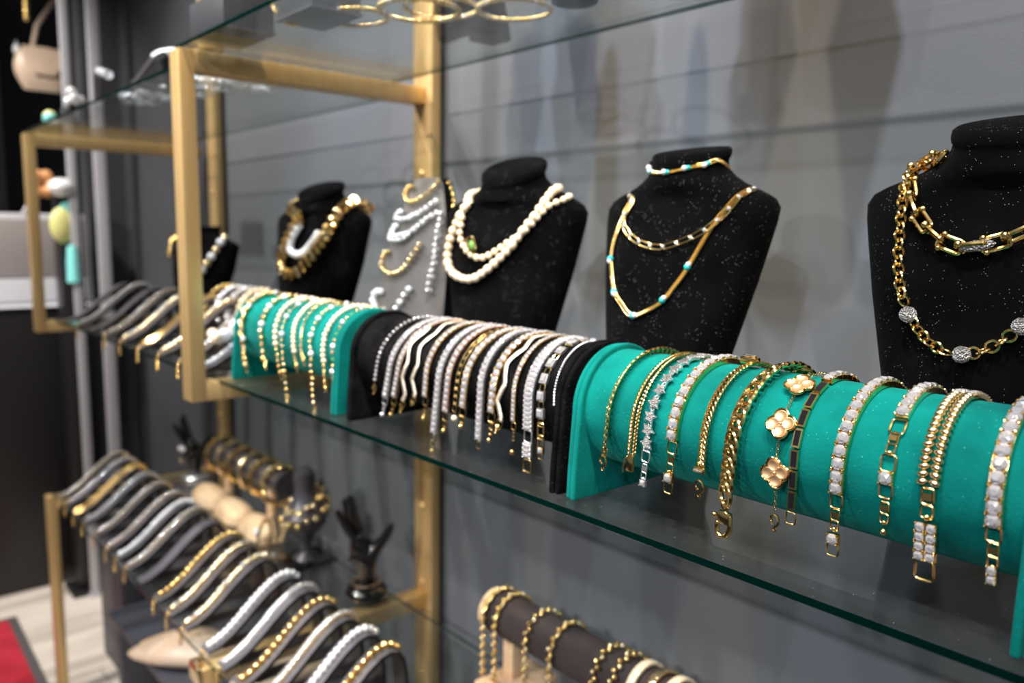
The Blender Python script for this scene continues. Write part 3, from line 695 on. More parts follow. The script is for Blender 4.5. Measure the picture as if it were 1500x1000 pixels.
# turquoise bust
t, p = necklace('thin gold choker with small turquoise beads around the bust neck', 'B5', [(944, 238), (941, 244), (953, 251), (973, 254), (1003, 248), (1031, 240), (1052, 233)], .002, 'necklaces on the turquoise-bead bust')
run_joined(t, 'chain', MB().torus(.5, .5, .25, 7, 4), 'gold', p, 0, p.L, .0022, .0036)
for q in ((943, 245), (953, 251), (973, 254), (1003, 248), (1032, 240)):
    d = dist_at(p, q); put(t, 'bead', bead['white_bead'], p, d, .0066, .001); put(t, 'bead', bead['turq'], p, min(p.L, d+.004), .0058, .0)
t, p = necklace('short gold rectangle-link necklace on the turquoise-bead bust', 'B5', [(932, 292), (920, 310), (917, 330), (930, 350), (950, 360), (972, 363), (1000, 355), (1030, 341), (1060, 317), (1086, 286)], .003)
run(t, 'long_link', long_link, p, 0, p.L, .0168, Matrix.Diagonal((.0085, .0122, .0085, 1)), .001)
run(t, 'bead', bead['crystal'], p, .0084, p.L+.0084, .0168, .0052, .001)
t, p = necklace('long thin gold necklace with five turquoise beads, V-shaped, on black bust', 'B5', [(934, 291), (914, 322), (903, 352), (898, 380), (900, 405), (903, 428), (914, 447), (928, 463), (950, 455), (972, 441), (990, 418), (1008, 393), (1045, 330), (1084, 284)], .003)
run_joined(t, 'chain', MB().torus(.5, .5, .25, 7, 4), 'gold', p, 0, p.L, .0024, .0042)
for q in ((898, 380), (902, 427), (928, 462), (972, 442), (1008, 393)):
    d = dist_at(p, q); put(t, 'bead', bead['turq'], p, d, .0078, .001); put(t, 'bead', bead['white_bead'], p, d+.003, .006, .002)
# pearl bust
def beads(t, p, me, st, size, off=.002, alt=None, j=0):
    n = int(p.L/st)
    for i in range(n):
        mk = me[i % len(me)] if isinstance(me, list) else me; s_ = size[i % len(size)] if isinstance(size, (list, tuple)) else size
        put(t, 'bead', mk, p, (i+.5)*p.L/n, s_*(1+j*random.uniform(-1, 1)), off, T(random.uniform(-1, 1)*j*size if not isinstance(size, (list, tuple)) else 0, 0, 0))
t, p = necklace('short strand of small round pearls with oval charm', 'B4', [(697, 297), (684, 308), (681, 326), (678, 345), (684, 362), (697, 376), (712, 378), (730, 368), (750, 354), (768, 343), (785, 325), (805, 305), (826, 298)], .004)
beads(t, p, [bead['pearl'], bead['pale_gold']], .0054, [.0092, .0045])
m_ = rect_tube(.3, .5, .09); m_.torus(.12, .12, .04, 8, 5, 0, T(0, .6, 0)); m_.sphere((0, 0, 0), .22, (1, 1.6, .5), 8, 6, 1)
link('charm', m_.mesh('charm', ['gold', 'green_stone']), t, T(*(-Vector(t.location))) @ p.frame(dist_at(p, (697, 376))) @ Matrix.Rotation(R(-50), 4, 'Z') @ T(.0, -.018, .004) @ sc(.021))
t, p = necklace('longer strand of large baroque pearls below the small-pearl strand', 'B4', [(692, 296), (674, 328), (665, 355), (662, 382), (669, 400), (685, 409), (700, 408), (715, 398), (732, 383), (748, 367), (770, 338), (790, 312), (808, 287)], .005)
beads(t, p, [oval_pearl, bead['pearl']], .0120, [.0128, .0118, .0122])
# chunky gold bust
ring_b = MB().torus(.5, .42, .2, 12, 6).mesh('ring_bead', 'gold'); ring_p = MB().torus(.5, .42, .2, 12, 6).mesh('ring_bead', 'pale_gold')
t, p = necklace('chunky gold ring-bead necklace on the bust behind the far teal roll', 'B2', [(450, 320), (437, 336), (424, 365), (419, 385), (424, 398), (437, 403), (450, 392), (462, 376), (475, 358), (488, 334), (500, 316), (515, 304), (528, 305), (538, 312)], .008)
n = int(p.L/.0150)
for i in range(n): put(t, 'ring_bead', ring_b if i % 3 else ring_p, p, (i+.5)*p.L/n, .020, .004, Matrix.Rotation(R(55), 4, 'X'))
t, p = necklace('cream twisted tube collar inside the chunky gold necklace', 'B2', [(446, 330), (434, 350), (431, 366), (440, 374), (452, 370), (463, 356), (472, 342)], .008, back=False)
beads(t, p, bead['white_bead'], .008, .0155)
t, p = necklace('row of pale gold balls on the farthest low bust, right of post', 'B1', [(332, 347), (322, 362), (312, 377), (304, 390), (296, 400)], .006, back=False)
beads(t, p, [bead['pale_gold'], bead['white_bead']], .019, .021)
t, p = necklace('gold leaf chain on the farthest low bust, left of the near post', 'B1', [(245, 322), (240, 335), (246, 350), (243, 366), (250, 380)], .006, back=False)
beads(t, p, [bead['gold'], ring_b], .015, .017)
# grey board necklaces
GB = 'bead strands on the grey board'
for lab, px, kinds, st, sz in (
    ('gold bead choker, topmost on the grey necklace board', [(603, 272), (598, 284), (603, 297), (616, 294), (632, 283), (646, 266)], ['gold'], .0092, .0082),
    ('upper silver bead strand on the grey necklace board', [(580, 306), (578, 316), (586, 322), (600, 322), (618, 313), (632, 303), (644, 294)], ['silver', 'white_bead'], .0096, .0088),
    ('second silver bead strand, widest on the grey board', [(568, 326), (566, 338), (576, 346), (594, 346), (610, 338), (628, 322), (646, 312)], ['white_bead', 'silver'], .0098, .0092),
    ('silver fringe strand just under the widest silver strand', [(562, 332), (564, 342), (574, 352), (590, 354), (606, 344)], ['silver'], .0098, .0086),
    ('low gold bead necklace in the middle of the grey board', [(556, 364), (558, 382), (568, 397), (580, 402), (593, 396), (604, 382), (614, 366), (621, 356)], ['gold', 'pale_gold'], .0098, .0092),
    ('silver bead strand at bottom left of the grey board', [(547, 424), (549, 436), (554, 448), (558, 458)], ['white_bead'], .0120, .0125),
    ('silver bead strand at bottom right of the grey board', [(606, 420), (596, 434), (588, 448), (582, 458)], ['white_bead', 'silver'], .0112, .0108),
    ('silver double strand hanging down the right side of the board', [(651, 312), (647, 335), (643, 360), (640, 385), (635, 408), (631, 432)], ['silver', 'white_bead'], .0108, .0092),
    ('dull gold bead strand behind the board top right', [(652, 268), (657, 278), (660, 300), (659, 325), (656, 350)], ['gold'], .0100, .0080)):
    t, p = necklace(lab, 'B3', px, .005, GB)
    beads(t, p, [bead[k] for k in kinds], st, sz)
    if 'double' in lab: beads(t, p, bead['silver'], .0100, .0085, .008)

# ------------------------------------------------------------------ wave ramps
def ramp_profile():
    top = [(0, .004), (.02, .010), (.045, .024), (.07, .044), (.095, .066), (.12, .086), (.142, .099), (.16, .103), (.176, .098), (.187, .084), (.192, .06), (.195, .03), (.196, 0)]
    return top
RT = ramp_profile()
def ramp_meshes(wd):
    pts = [(a, b) for a, b in RT]; n = len(pts); th = .0075
    inner = []
    for i, (y, z) in enumerate(pts):
        a = pts[max(0, i-1)]; b = pts[min(n-1, i+1)]; t = Vector((b[0]-a[0], b[1]-a[1])).normalized(); inner.append((y+t.y*th, max(0, z-t.x*th)))
    rings = [[(-wd/2, y, z), (wd/2, y, z), (wd/2, v[0], v[1]), (-wd/2, v[0], v[1])] for (y, z), v in zip(pts, inner)]
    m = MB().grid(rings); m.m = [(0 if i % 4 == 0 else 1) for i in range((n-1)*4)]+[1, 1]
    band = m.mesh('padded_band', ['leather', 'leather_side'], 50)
    m = MB().box((-wd/2+.003, .03, 0), (wd/2-.003, .19, .004)); foot = m.mesh('foot_plate', 'leather_side', 30)
    return band, foot
RM = ramp_meshes(.035)
RM_DARK = RM[0].copy(); RM_DARK.materials[0] = M['leather_side']
def ramp_path(x, y0, z0, d0=.0, off=.002):
    P_ = [Vector((x, y0+a, z0+b)) for a, b in RT[:10]]; C_ = catmull(P_, 6); out = []
    for i, c in enumerate(C_):
        t = (C_[min(i+1, len(C_)-1)]-C_[max(i-1, 0)]).normalized(); n = Vector((0, -t.z, t.y)); out.append((c+n*off, n))
    return Path(out)
STY = {'tennis': ([('gem', 'pale_gold')], .0092, .0080), 'gold ball': ([('bead', 'gold')], .0128, .0100), 'white crystal': ([('bead', 'white_bead')], .0108, .0086),
       'gold link': ([('curb', 'gold')], .0100, .0105), 'pale gold cluster': ([('bead', 'pale_gold'), ('bead', 'crystal')], .0088, .0105), 'silver pavé': ([('gem', 'silver')], .0098, .0085)}
def wave_ramp(x, y0, z0, lab, style, blab, grp, wide=1, sc_b=1.0):
    t = thing('wave_ramp', lab, 'bracelet display', (x, y0, z0), grp)
    link('padded_band', RM[0], t); link('foot_plate', RM[1], t)
    if style:
        p = ramp_path(x, y0, z0, off=.003); b = thing('bracelet', blab, 'bracelet', p.frame(p.L/2).translation, grp.replace('ramps', 'bracelets on the ramps'))
        seq, st, sz = STY[style]; J = MB(); mats = []
        kind, mm = seq[0]
        base = {'gem': GEM, 'bead': mb_bead(8, 6), 'curb': mb_curb(30)}[kind]
        mats = [mm, 'crystal'] if kind == 'gem' else mm
        run_joined(b, 'chain', base, mats, p, .006, p.L-.004, st*wide*.72, sz*wide*sc_b, .001, jit=.12)
        if len(seq) > 1: run_joined(b, 'accent_beads', mb_bead(8, 6), seq[1][1], p, .009, p.L-.006, st*1.6*wide*.72, sz*.8*wide*sc_b, .004, jit=.2)
        dr = Path([(Vector((x, y0+.001, z0+.006)), Vector((0, -1, 0))), (Vector((x, y0-.005, z0-.004)), Vector((0, -1, 0))), (Vector((x+.001, y0-.006, z0-.030)), Vector((0, -1, 0)))])
        run_joined(b, 'end_chain', mb_bead(8, 6), 'gold', dr, 0, dr.L, .0055, .006)
LX = [-2.500, -2.425, -2.330, -2.236, -2.130, -2.023, -1.945, -1.868, -1.777, -1.665, -1.585, -1.505, -1.395, -1.320, -1.248, -1.175, -1.105, -1.035]
ST = ['tennis', 'silver pavé', 'gold link', 'silver pavé', 'tennis', 'tennis', 'white crystal', 'tennis', None, 'gold ball', 'pale gold cluster', 'pale gold cluster', 'white crystal', 'silver pavé', 'gold ball', 'tennis', 'white crystal', 'gold ball']
for i, (x, st) in enumerate(zip(LX, ST)):
    lab = f'grey wave-shaped bracelet ramp, {ORD[i]} from the far end of the lower shelf'
    bl = f'{st} bracelet on the {ORD[i]} grey ramp from the far end, lower shelf' if st else ''
    wave_ramp(x, .490, ZLT+.0005, lab, st, bl, 'wave ramps in the lower row', 1.5)
MX = [-2.46, -2.33, -2.20, -2.07, -1.94, -1.81, -1.68, -1.56, -1.455]
MS = [None, 'silver pavé', None, 'tennis', 'pale gold cluster', 'gold link', 'pale gold cluster', 'tennis', 'white crystal']
for i, (x, st) in enumerate(zip(MX, MS)):
    lab = f'grey wave-shaped bracelet ramp, {ORD[i]} from the far end of the middle shelf'
    bl = f'{st} bracelet on the {ORD[i]} grey ramp from the far end, middle shelf' if st else ''
    wave_ramp(x, .524, .0003, lab, st, bl, 'wave ramps on the middle shelf', 1.25)

# dark roll with bracelets behind the ramps, left of the far teal roll
t = thing('bracelet_roll', 'small dark brown roll of bracelets behind the far teal roll left end', 'bracelet display', (-1.87, .735, 0))
m = MB().grid([[(xx, .045*math.cos(2*PI*i/32), .075+.045*math.sin(2*PI*i/32)) for i in range(32)] for xx in (0, .1, .2, .30)]); link('cylinder', m.mesh('cylinder', 'brown_roll'), t)
for xx in (0, .288): link('end_panel', MB().box((xx, -.045, 0), (xx+.012, .045, .06)).mesh('end_panel', 'brown_roll', 30, .003), t)
for i, (k, q) in enumerate((('gold', 'dull gold'), ('silver', 'silver'), ('white_bead', 'white'), ('pearl', 'cream pearl'), ('pale_gold', 'pale gold'))):
    x = -1.84+i*.06
    P_ = Path([(Vector((x, .735-.049*math.sin(a), .075+.049*math.cos(a))), Vector((0, -math.sin(a), math.cos(a)))) for a in [R(-80+8*j) for j in range(26)]])
    b = thing('bracelet', f'{q} bead bracelet on the small brown roll behind the ramps', 'bracelet', (x, .735, .125), 'bracelets on the small brown roll')
    run_joined(b, 'chain', mb_bead(8, 6), k, P_, 0, P_.L, .012, .015, .003)
# chunky heart of big white balls beside the far teal roll
t = thing('bracelet', 'big cream ball bracelet heaped against the left teal end panel', 'bracelet', (-1.40, .60, .012))
for a, b, c, s_ in ((0, 0, .012, .024), (.014, -.018, .010, .022), (-.02, .012, .012, .022), (.03, -.03, .012, .020), (-.006, .03, .012, .024), (.012, .015, .03, .022), (-.03, -.012, .012, .020)):
    link('bead', bead['white_bead'] if s_ > .021 else bead['pearl'], t, T(a-.075, b-.02, c+.035) @ sc(s_*1.1))

# ------------------------------------------------------------------ lower shelf: hands, stands
def hand(label, x, y, z, s, rz, base_mat, fingers, name='mannequin_hand'):
    t = thing(name, label, 'ring display', (x, y, z), None, rz)
    prof = [(.001, 0), (.032, 0), (.040, .004), (.043, .013), (.040, .022), (.032, .027), (.026, .028), (.001, .028)]
    link('round_base', MB().lathe([(r*s, q*s) for r, q in prof], 32).mesh('round_base', base_mat), t)
    V = [(0, 0, .024), (0, 0, .045), (-.002, 0, .075), (-.006, 0, .108)]; Rd = [.021, .0185, .024, .030]; E = [(0, 1), (1, 2), (2, 3)]
    for fp, rad, root in fingers:
        prev = root
        for p_, r_1 in zip(fp, rad): V.append(p_); Rd.append(r_1*1.5); E.append((prev, len(V)-1)); prev = len(V)-1
    me = bpy.data.meshes.new('hand'); me.from_pydata([tuple(Vector(v)*s) for v in V], E, []); me.materials.append(M['resin'])
    o = link('hand', me, t); md = o.modifiers.new('skin', 'SKIN'); md.use_smooth_shade = True
    if not me.skin_vertices: me.attributes
    bm = bmesh.new(); bm.from_mesh(me); sl = bm.verts.layers.skin.verify()
    for i, v in enumerate(bm.verts): v[sl].radius = (Rd[i]*s*(1.0), Rd[i]*s*(.8)); v[sl].use_root = (i == 0)
    bm.to_mesh(me); bm.free()
    sb = o.modifiers.new('sub', 'SUBSURF'); sb.levels = 2; sb.render_levels = 2
    return t
F1 = [([(-.022, .004, .13), (-.034, .006, .155), (-.042, .006, .18), (-.048, .004, .200)], [.0105, .009, .0075, .005], 3),
      ([(-.012, -.006, .135), (-.020, -.008, .165), (-.024, -.010, .190), (-.028, -.012, .214)], [.0105, .009, .0075, .005], 3),
      ([(-.020, -.014, .125), (-.030, -.022, .148), (-.040, -.028, .170), (-.047, -.032, .188)], [.010, .0085, .007, .005], 3),
      ([(-.026, .012, .120), (-.038, .020, .138), (-.050, .026, .154), (-.058, .028, .168)], [.009, .0075, .006, .0045], 3),
      ([(.012, .004, .095), (.030, .008, .115), (.043, .010, .135), (.052, .012, .155)], [.013, .010, .008, .0055], 2)]
hand('glossy black mannequin hand on round base near the gold upright, thumb out right', -1.402, .835, ZLT, 1.06, R(35), 'resin', F1)
hand('far black mannequin hand with rings and mirrored base behind the wave ramps', -2.42, .845, ZLT, 1.0, R(35), 'silver', F1)
def ring_thing(label, loc, r, tr, mm, rot, cat='ring', name='ring', group=None):
    me = MB().torus(r, r, tr, 28, 8, 0, None).mesh(name, mm); o = link(name, me, None, T(*loc) @ rot, label=label, category=cat)
    if group: o['group'] = group
    return o
ring_thing('thin gold bangle around the wrist of the nearer black hand', (-1.402, .835, ZLT+.036), .029, .0026, 'rose', Matrix.Rotation(R(5), 4, 'X'), 'bangle', 'bangle')
t = thing('ring', 'silver crystal ring on the far black mannequin hand', 'ring', (-2.435, .83, -.41))
link('band', MB().torus(.5, .5, .1, 20, 6).mesh('band', 'silver'), t, T(0, 0, 0) @ sc(.034))
for dx in (-.012, .012): link('crystal', bead['white_bead'], t, T(dx, -.018, .006) @ sc(.017))
link('crystal', bead['pale_gold'], t, T(0, -.02, -.03) @ sc(.014))

# wooden bangle stand
t = thing('bangle_stand', 'pale wood bangle stand with rounded blocks and dark bar', 'bangle stand', (-2.03, .83, ZLT))
for i in range(3):
    x = -.20+i*.165
    m = MB(); rings = []
    for k in range(9):
        a = PI*k/8; xx = -math.cos(a)*.082; q = math.sin(a)**.35 if 0 < k < 8 else .35
        rings.append([(x+xx, -.035+.07*.5-.042*q*math.cos(b), .002+.046*q*max(0, math.sin(b))+.0) for b in [PI*j/10 for j in range(11)]])
    m.grid(rings, 0, True, True); link('rounded_block', m.mesh('rounded_block', 'wood', 50), t, T(.02, -.015, 0))
link('bar', MB().tube([(-.24, .03, .135), (.21, .03, .135)], .032, 24).mesh('bar', 'smoke', 40), t)
for x in (-.16, .12): link('riser', MB().tube([(x, .03, .002), (x, .03, .13)], .014, 16).mesh('riser', 'wood', 40), t)
for i in range(6):
    x = -2.235+i*.074
    ring_thing(f'broad gold bangle, {ORD[i]} from the left on the wooden stand', (x, .86, ZLT+.127), .047, .0072, 'pale_gold' if i % 2 else 'gold', Matrix.Rotation(R(90), 4, 'Y') @ Matrix.Rotation(R(random.uniform(-8, 8)), 4, 'X'), 'bangle', 'bangle', 'gold bangles on the wooden stand')
t = thing('bangle', 'openwork gold cuff at the near end of the wooden stand', 'bangle', (-1.86, .86, ZLT+.125))
for a in range(14): link('petal', MB().torus(.5, .3, .12, 10, 5).mesh('petal', 'gold'), t, Matrix.Rotation(2*PI*a/14, 4, 'X') @ T(.0, 0, .05) @ sc(.022))

# smoky pendant bust
t = thing('earring_bust', 'smoky round-headed stand with gold pieces on square black foot', 'jewellery stand', (-1.665, .83, ZLT))
link('square_foot', MB().box((-.055, -.055, 0), (.055, .055, .006)).mesh('square_foot', 'resin', 30, .001), t)
link('pedestal', MB().lathe([(.001, .006), (.03, .006), (.016, .02), (.012, .035), (.02, .06), (.048, .09), (.052, .11), (.036, .135), (.024, .16), (.022, .18), (.026, .195), (.024, .212), (.012, .223), (.001, .225)], 28).mesh('pedestal', 'smoke'), t)
for i, (a, b, lab) in enumerate(((.14, .040, 'top'), (.115, .054, 'lower'))):
    k = thing('necklace', f'{lab} gold bead loop on the smoky stand', 'necklace', (-1.665, .83, ZLT+a), 'gold loops on the smoky stand')
    for j in range(16):
        g = 2*PI*j/16; link('bead', bead['gold' if j % 3 else 'pale_gold'], k, T(b*math.cos(g), b*math.sin(g), .022*math.sin(g)+.006*(j % 2)) @ sc(.015))
k = thing('earring', 'pair of long gold tubes hanging on the smoky stand', 'earring', (-1.68, .775, ZLT+.08))
for a, b in ((-20, -.02), (35, .02)): link('tube', MB().tube([(0, 0, -.03), (0, 0, .03)], .006, 8).mesh('tube', 'pale_gold'), k, T(b, 0, 0) @ Matrix.Rotation(R(a), 4, 'Y'))
k = thing('ring', 'gold hoop leaning at the foot of the smoky stand', 'ring', (-1.76, .77, ZLT+.04)); link('band', MB().torus(.03, .04, .004, 24, 8).mesh('band', 'gold'), k, Matrix.Rotation(R(75), 4, 'X')); link('pearl', bead['white_bead'], k, T(-.04, 0, .0) @ sc(.022))

# brown T-bar at lower right
YT_, ZT_, RT_ = .845, -.385, .0365
t = thing('bangle_bar', 'dark brown horizontal bracelet bar on wood foot, lower right', 'bracelet display', (-.985, YT_, ZLT))
link('bar', MB().tube([(.0, 0, ZT_-ZLT), (.62, 0, ZT_-ZLT)], RT_, 32).mesh('bar', 'brown_roll', 40), t)
link('end_disc', MB().tube([(-.008, 0, ZT_-ZLT), (.0005, 0, ZT_-ZLT)], RT_*1.02, 32).mesh('end_disc', 'wood', 40), t)
for xx in (.04, .5):
    link('wood_foot', MB().box((xx-.03, -.06, 0), (xx+.05, .06, .024)).mesh('wood_foot', 'wood', 30, .004), t)
    link('wood_post', MB().box((xx-.012, -.012, .024), (xx+.012, .012, ZT_-ZLT-RT_+.004)).mesh('wood_post', 'wood', 30, .002), t)
LB = [(-1.035, 'cluster', 'first', .10), (-1.005, 'cluster', 'second', .10), (-.930, 'cluster', 'third', .08), (-.875, 'cluster', 'fourth', .07), (-.785, 'cluster', 'fifth', .05), (-.752, 'cluster', 'sixth', .05), (-.722, 'band', 'first', 0), (-.694, 'band', 'second', 0), (-.667, 'band', 'third', 0), (-.632, 'band', 'fourth', 0), (-.600, 'band', 'fifth', 0)]
for x, kd, o_, dr in LB:
    x += .06
    r = RT_+.003
    pts = [(Vector((x, YT_-r*math.sin(a), ZT_+r*math.cos(a))), Vector((0, -math.sin(a), math.cos(a)))) for a in [R(-90+6*j) for j in range(31)]]
    if dr: pts += [(Vector((x, YT_-r, ZT_-dr*j/6)), Vector((0, -1, 0))) for j in range(1, 7)]
    else: pts += [(Vector((x, YT_-r*math.sin(a), ZT_+r*math.cos(a))), Vector((0, -math.sin(a), math.cos(a)))) for a in [R(96+6*j) for j in range(10)]]
    P_ = Path(pts)
    if kd == 'cluster':
        b = thing('bracelet', f'gold bead-cluster bracelet, {o_} from the left on brown bar', 'bracelet', (x, YT_, ZT_+r), 'bead-cluster bracelets on the brown bar')
        n = int(P_.L/.0075)
        for i in range(n): put(b, 'bead', bead[('gold', 'gold', 'pale_gold')[i % 3]], P_, (i+.5)*P_.L/n, .0085, .002, T((-1)**i*.0028, 0, 0))
        if o_ in ('first', 'second', 'fourth'): run(b, 'curb_link', curb, P_, 0, P_.L, .009, .008, .001)
    else:
        b = thing('bracelet', f'cream flat bangle, {o_} from the left among five on brown bar', 'bracelet', (x, YT_, ZT_+r), 'cream bangles on the brown bar')
        run(b, 'segment', MB().box((-.5, -.5, -.2), (.5, .5, .25)).mesh('segment', 'pearl' if o_ != 'second' else 'pale_gold', 30, .1), P_, 0, P_.L, .010, Matrix.Diagonal((.0125, .0102, .011, 1)), .001)

# ------------------------------------------------------------------ upper shelf
def block(x, y, z, w_, d_, h, lab, rz=0):
    t = thing('display_block', lab, 'display block', (x, y, z), 'dark display blocks on the upper shelf', rz)
    link('body', MB().box((0, 0, .003), (w_, d_, h)).mesh('body', 'wall_dark', 30, .002), t)
    link('base_rim', MB().box((-.002, -.002, 0), (w_+.002, d_+.002, .003)).mesh('base_rim', 'leather', 30), t); return t
block(-1.125, .531, ZUT, .11, .075, .07, 'dark display block with light rim above the near frame, right one')
block(-1.335, .484, ZUT, .135, .08, .055, 'dark display block above the near frame corner, left one')
t = thing('ring_pad', 'small slanted dark pad with silver ring above the frame corner', 'ring display', (-1.33, .50, ZUT+.0555), None, 0)
link('pad', MB().grid([[(-.0, 0, 0), (.05, 0, 0), (.05, .06, 0), (0, .06, 0)], [(0, .0, .008), (.05, .0, .008), (.05, .06, .045), (0, .06, .045)]]).mesh('pad', 'leather_side', 30, .002), t)
t = thing('bangle', 'gold rope bangle draped over the left dark block', 'bangle', (-1.26, .52, ZUT+.075))
for j in range(22): a = 2*PI*j/22; link('bead', bead['gold' if j % 2 else 'pale_gold'], t, T(.035*math.cos(a), .03*math.sin(a), .006*math.sin(2*a)+.005) @ sc(.010))
t = thing('ring', 'silver and pearl ring on the left dark block', 'ring', (-1.222, .50, ZUT+.0555)); link('band', MB().torus(.012, .012, .0025, 16, 6).mesh('band', 'silver'), t, T(0, 0, .016) @ Matrix.Rotation(R(90), 4, 'X')); link('pearl', bead['white_bead'], t, T(0, 0, .033) @ sc(.012))
def bead_bangle(lab, x, y, z, a, b, sz, tilt, grp='gold bangles on the upper glass shelf', rz=0):
    t = thing('bangle', lab, 'bangle', (x, y, z+sz*.5), grp, rz); t.rotation_euler = (0, tilt, rz)
    n = int(PI*(a+b)/(sz*.8))
    for j in range(n):
        q = 2*PI*j/n; link('bead', bead[('gold', 'pale_gold', 'gold', 'crystal')[j % 4] if j % 12 < 4 else 'gold'], t, T(a*math.cos(q), b*math.sin(q), 0) @ sc(sz))
bead_bangle('gold hoop bangle leaning against the right dark block', -1.13, .553, ZUT+.024, .030, .026, .007, R(70))
bead_bangle('large gold bead bangle on upper glass, seen from below by the upright', -.945, .655, ZUT, .055, .055, .0085, 0)
bead_bangle('second gold bead bangle overlapping the large one on upper glass', -.94, .69, ZUT+.0095, .052, .050, .0075, 0)
bead_bangle('gold bead bangle left of the large ones on upper glass', -1.035, .61, ZUT, .050, .042, .0075, 0)
bead_bangle('gold bead bangle at top centre on the upper glass', -.85, .745, ZUT, .050, .05, .0075, 0)
# far upper shelf
t = thing('wave_ramp', 'black wave ramp with crystal bracelet on far upper shelf by the near post', 'bracelet display', (-1.655, .478, ZUF), 'wave ramps on the upper shelf'); link('padded_band', RM_DARK, t, Matrix.Diagonal((1.2, .4, .68, 1))); link('foot_plate', RM[1], t, Matrix.Diagonal((1.2, .4, .68, 1)))
b = thing('bracelet', 'bright crystal bracelet on the black ramp by the near post', 'bracelet', (-1.655, .56, ZUF+.078))
for j in range(10): link('crystal', bead['white_bead'], b, T(-.028+j*.006, -.02+.004*j, .002*math.sin(j)) @ T(0, 0, -.002*abs(j-5)) @ sc(.014))
def silver_item(x, y, lab, a, b_, n, sz, mm, tilt=0, h=0):
    t = thing('bangle', lab, 'bangle', (x, y, ZUF+sz*.5+h), 'silver bangles on the far upper shelf'); t.rotation_euler = (tilt, 0, 0)
    link('hoop', MB().torus(a, b_, sz*.4, 28, 8).mesh('hoop', mm), t)
    for j in range(n): q = 2*PI*j/n; link('bead', bead['white_bead' if j % 2 else 'silver'], t, T(a*math.cos(q), b_*math.sin(q), 0) @ sc(sz))
SI = [(-1.50, .66, 'wide silver bangle lying right of the near post, upper far shelf', .05, .05, 14, .013), (-1.56, .60, 'silver bead bangle behind the near post on upper far shelf', .045, .05, 14, .012), (-1.66, .60, 'silver bangle among the far upper cluster, nearest the post', .045, .045, 12, .012),
      (-1.74, .58, 'silver bangle in the middle of the far upper cluster', .045, .045, 12, .014), (-1.84, .56, 'silver bangle at left of the far upper cluster', .045, .04, 12, .012)]
for i, (x, y, lab, a, b_, n, sz) in enumerate(SI): silver_item(x-.02, y, lab, a*.95, b_*.95, n+4, sz*1.45, 'white_bead')
silver_item(-1.60, .66, 'raised silver bangle on top of the far upper cluster', .045, .045, 12, .012, 'pale_gold', 0, .016)
silver_item(-1.52, .70, 'gold-tinted bangle at the right of the far upper cluster', .05, .05, 12, .012, 'pale_gold', 0, .0155)
t = thing('ring_stand', 'black stand topped by bright crystal bar on far upper shelf', 'ring display', (-1.87, .47+.03, ZUF)); link('stem', MB().grid([[(-.02, -.02, 0), (.02, -.02, 0), (.02, .02, 0), (-.02, .02, 0)], [(-.04, -.014, .06), (.012, -.014, .045), (.012, .014, .045), (-.04, .014, .06)]]).mesh('stem', 'leather_side', 30), t)
link('crystal_bar', MB().tube([(-.045, 0, .066), (.015, 0, .051)], .010, 10).mesh('crystal_bar', 'white_bead'), t)
t = thing('brooch', 'three-stone crystal brooch standing at the far upper shelf edge', 'brooch', (-2.12, .49, ZUF))
link('stem', MB().box((-.006, -.006, 0), (.006, .006, .02)).mesh('stem', 'resin'), t)
for a, b_, c in ((0, .0, .05), (-.024, 0, .03), (.024, 0, .032)): link('crystal', bead['white_bead'], t, T(a, b_, c-.004) @ sc(.027))
block(-2.33, .51, ZUF, .13, .07, .034, 'dark brown display box at the far end of the upper shelf')
t = thing('brooch', 'pale crystal brooch lying on the far dark box', 'brooch', (-2.27, .53, ZUF+.0345))
for j in range(5): link('crystal', bead['silver' if j % 2 else 'white_bead'], t, T(.016*j, .006*(j % 2), .01) @ sc(.019))
t = thing('bead', 'yellow-green and aqua glass ball at the far upper shelf corner', 'bead', (-2.42, .505, ZUF)); link('lower_half', bead['aqua'] if 'aqua' in bead else mb_bead(16, 10).mesh('lower_half', 'aqua'), t, T(0, 0, .018) @ sc(.036)); link('upper_half', mb_bead(16, 10).mesh('upper_half', 'yellow'), t, T(-.003, 0, .023) @ sc(.034))
# busts on the upper shelf above the frame: their shadows fall on the wall
bust('U1', -.50, .77, ZUT, .085, .33, .034, R(5), 0, 'velvet_black', 'black bust standing on the upper shelf above the nearest teal roll', .75)
bust('U2', -1.0, .77, ZUT, .085, .32, .034, R(5), 0, 'velvet_black', 'smaller black bust on the upper shelf above the pearl bust', .75)
t = thing('ring_cone', 'tall slim black ring cone on the upper shelf between two busts', 'ring display', (-.76, .77, ZUT))
link('cone', MB().lathe([(.001, 0), (.03, 0), (.03, .008), (.017, .012), (.017, .16), (.013, .26), (.006, .29), (.001, .295)], 24).mesh('cone', 'velvet_black'), t)

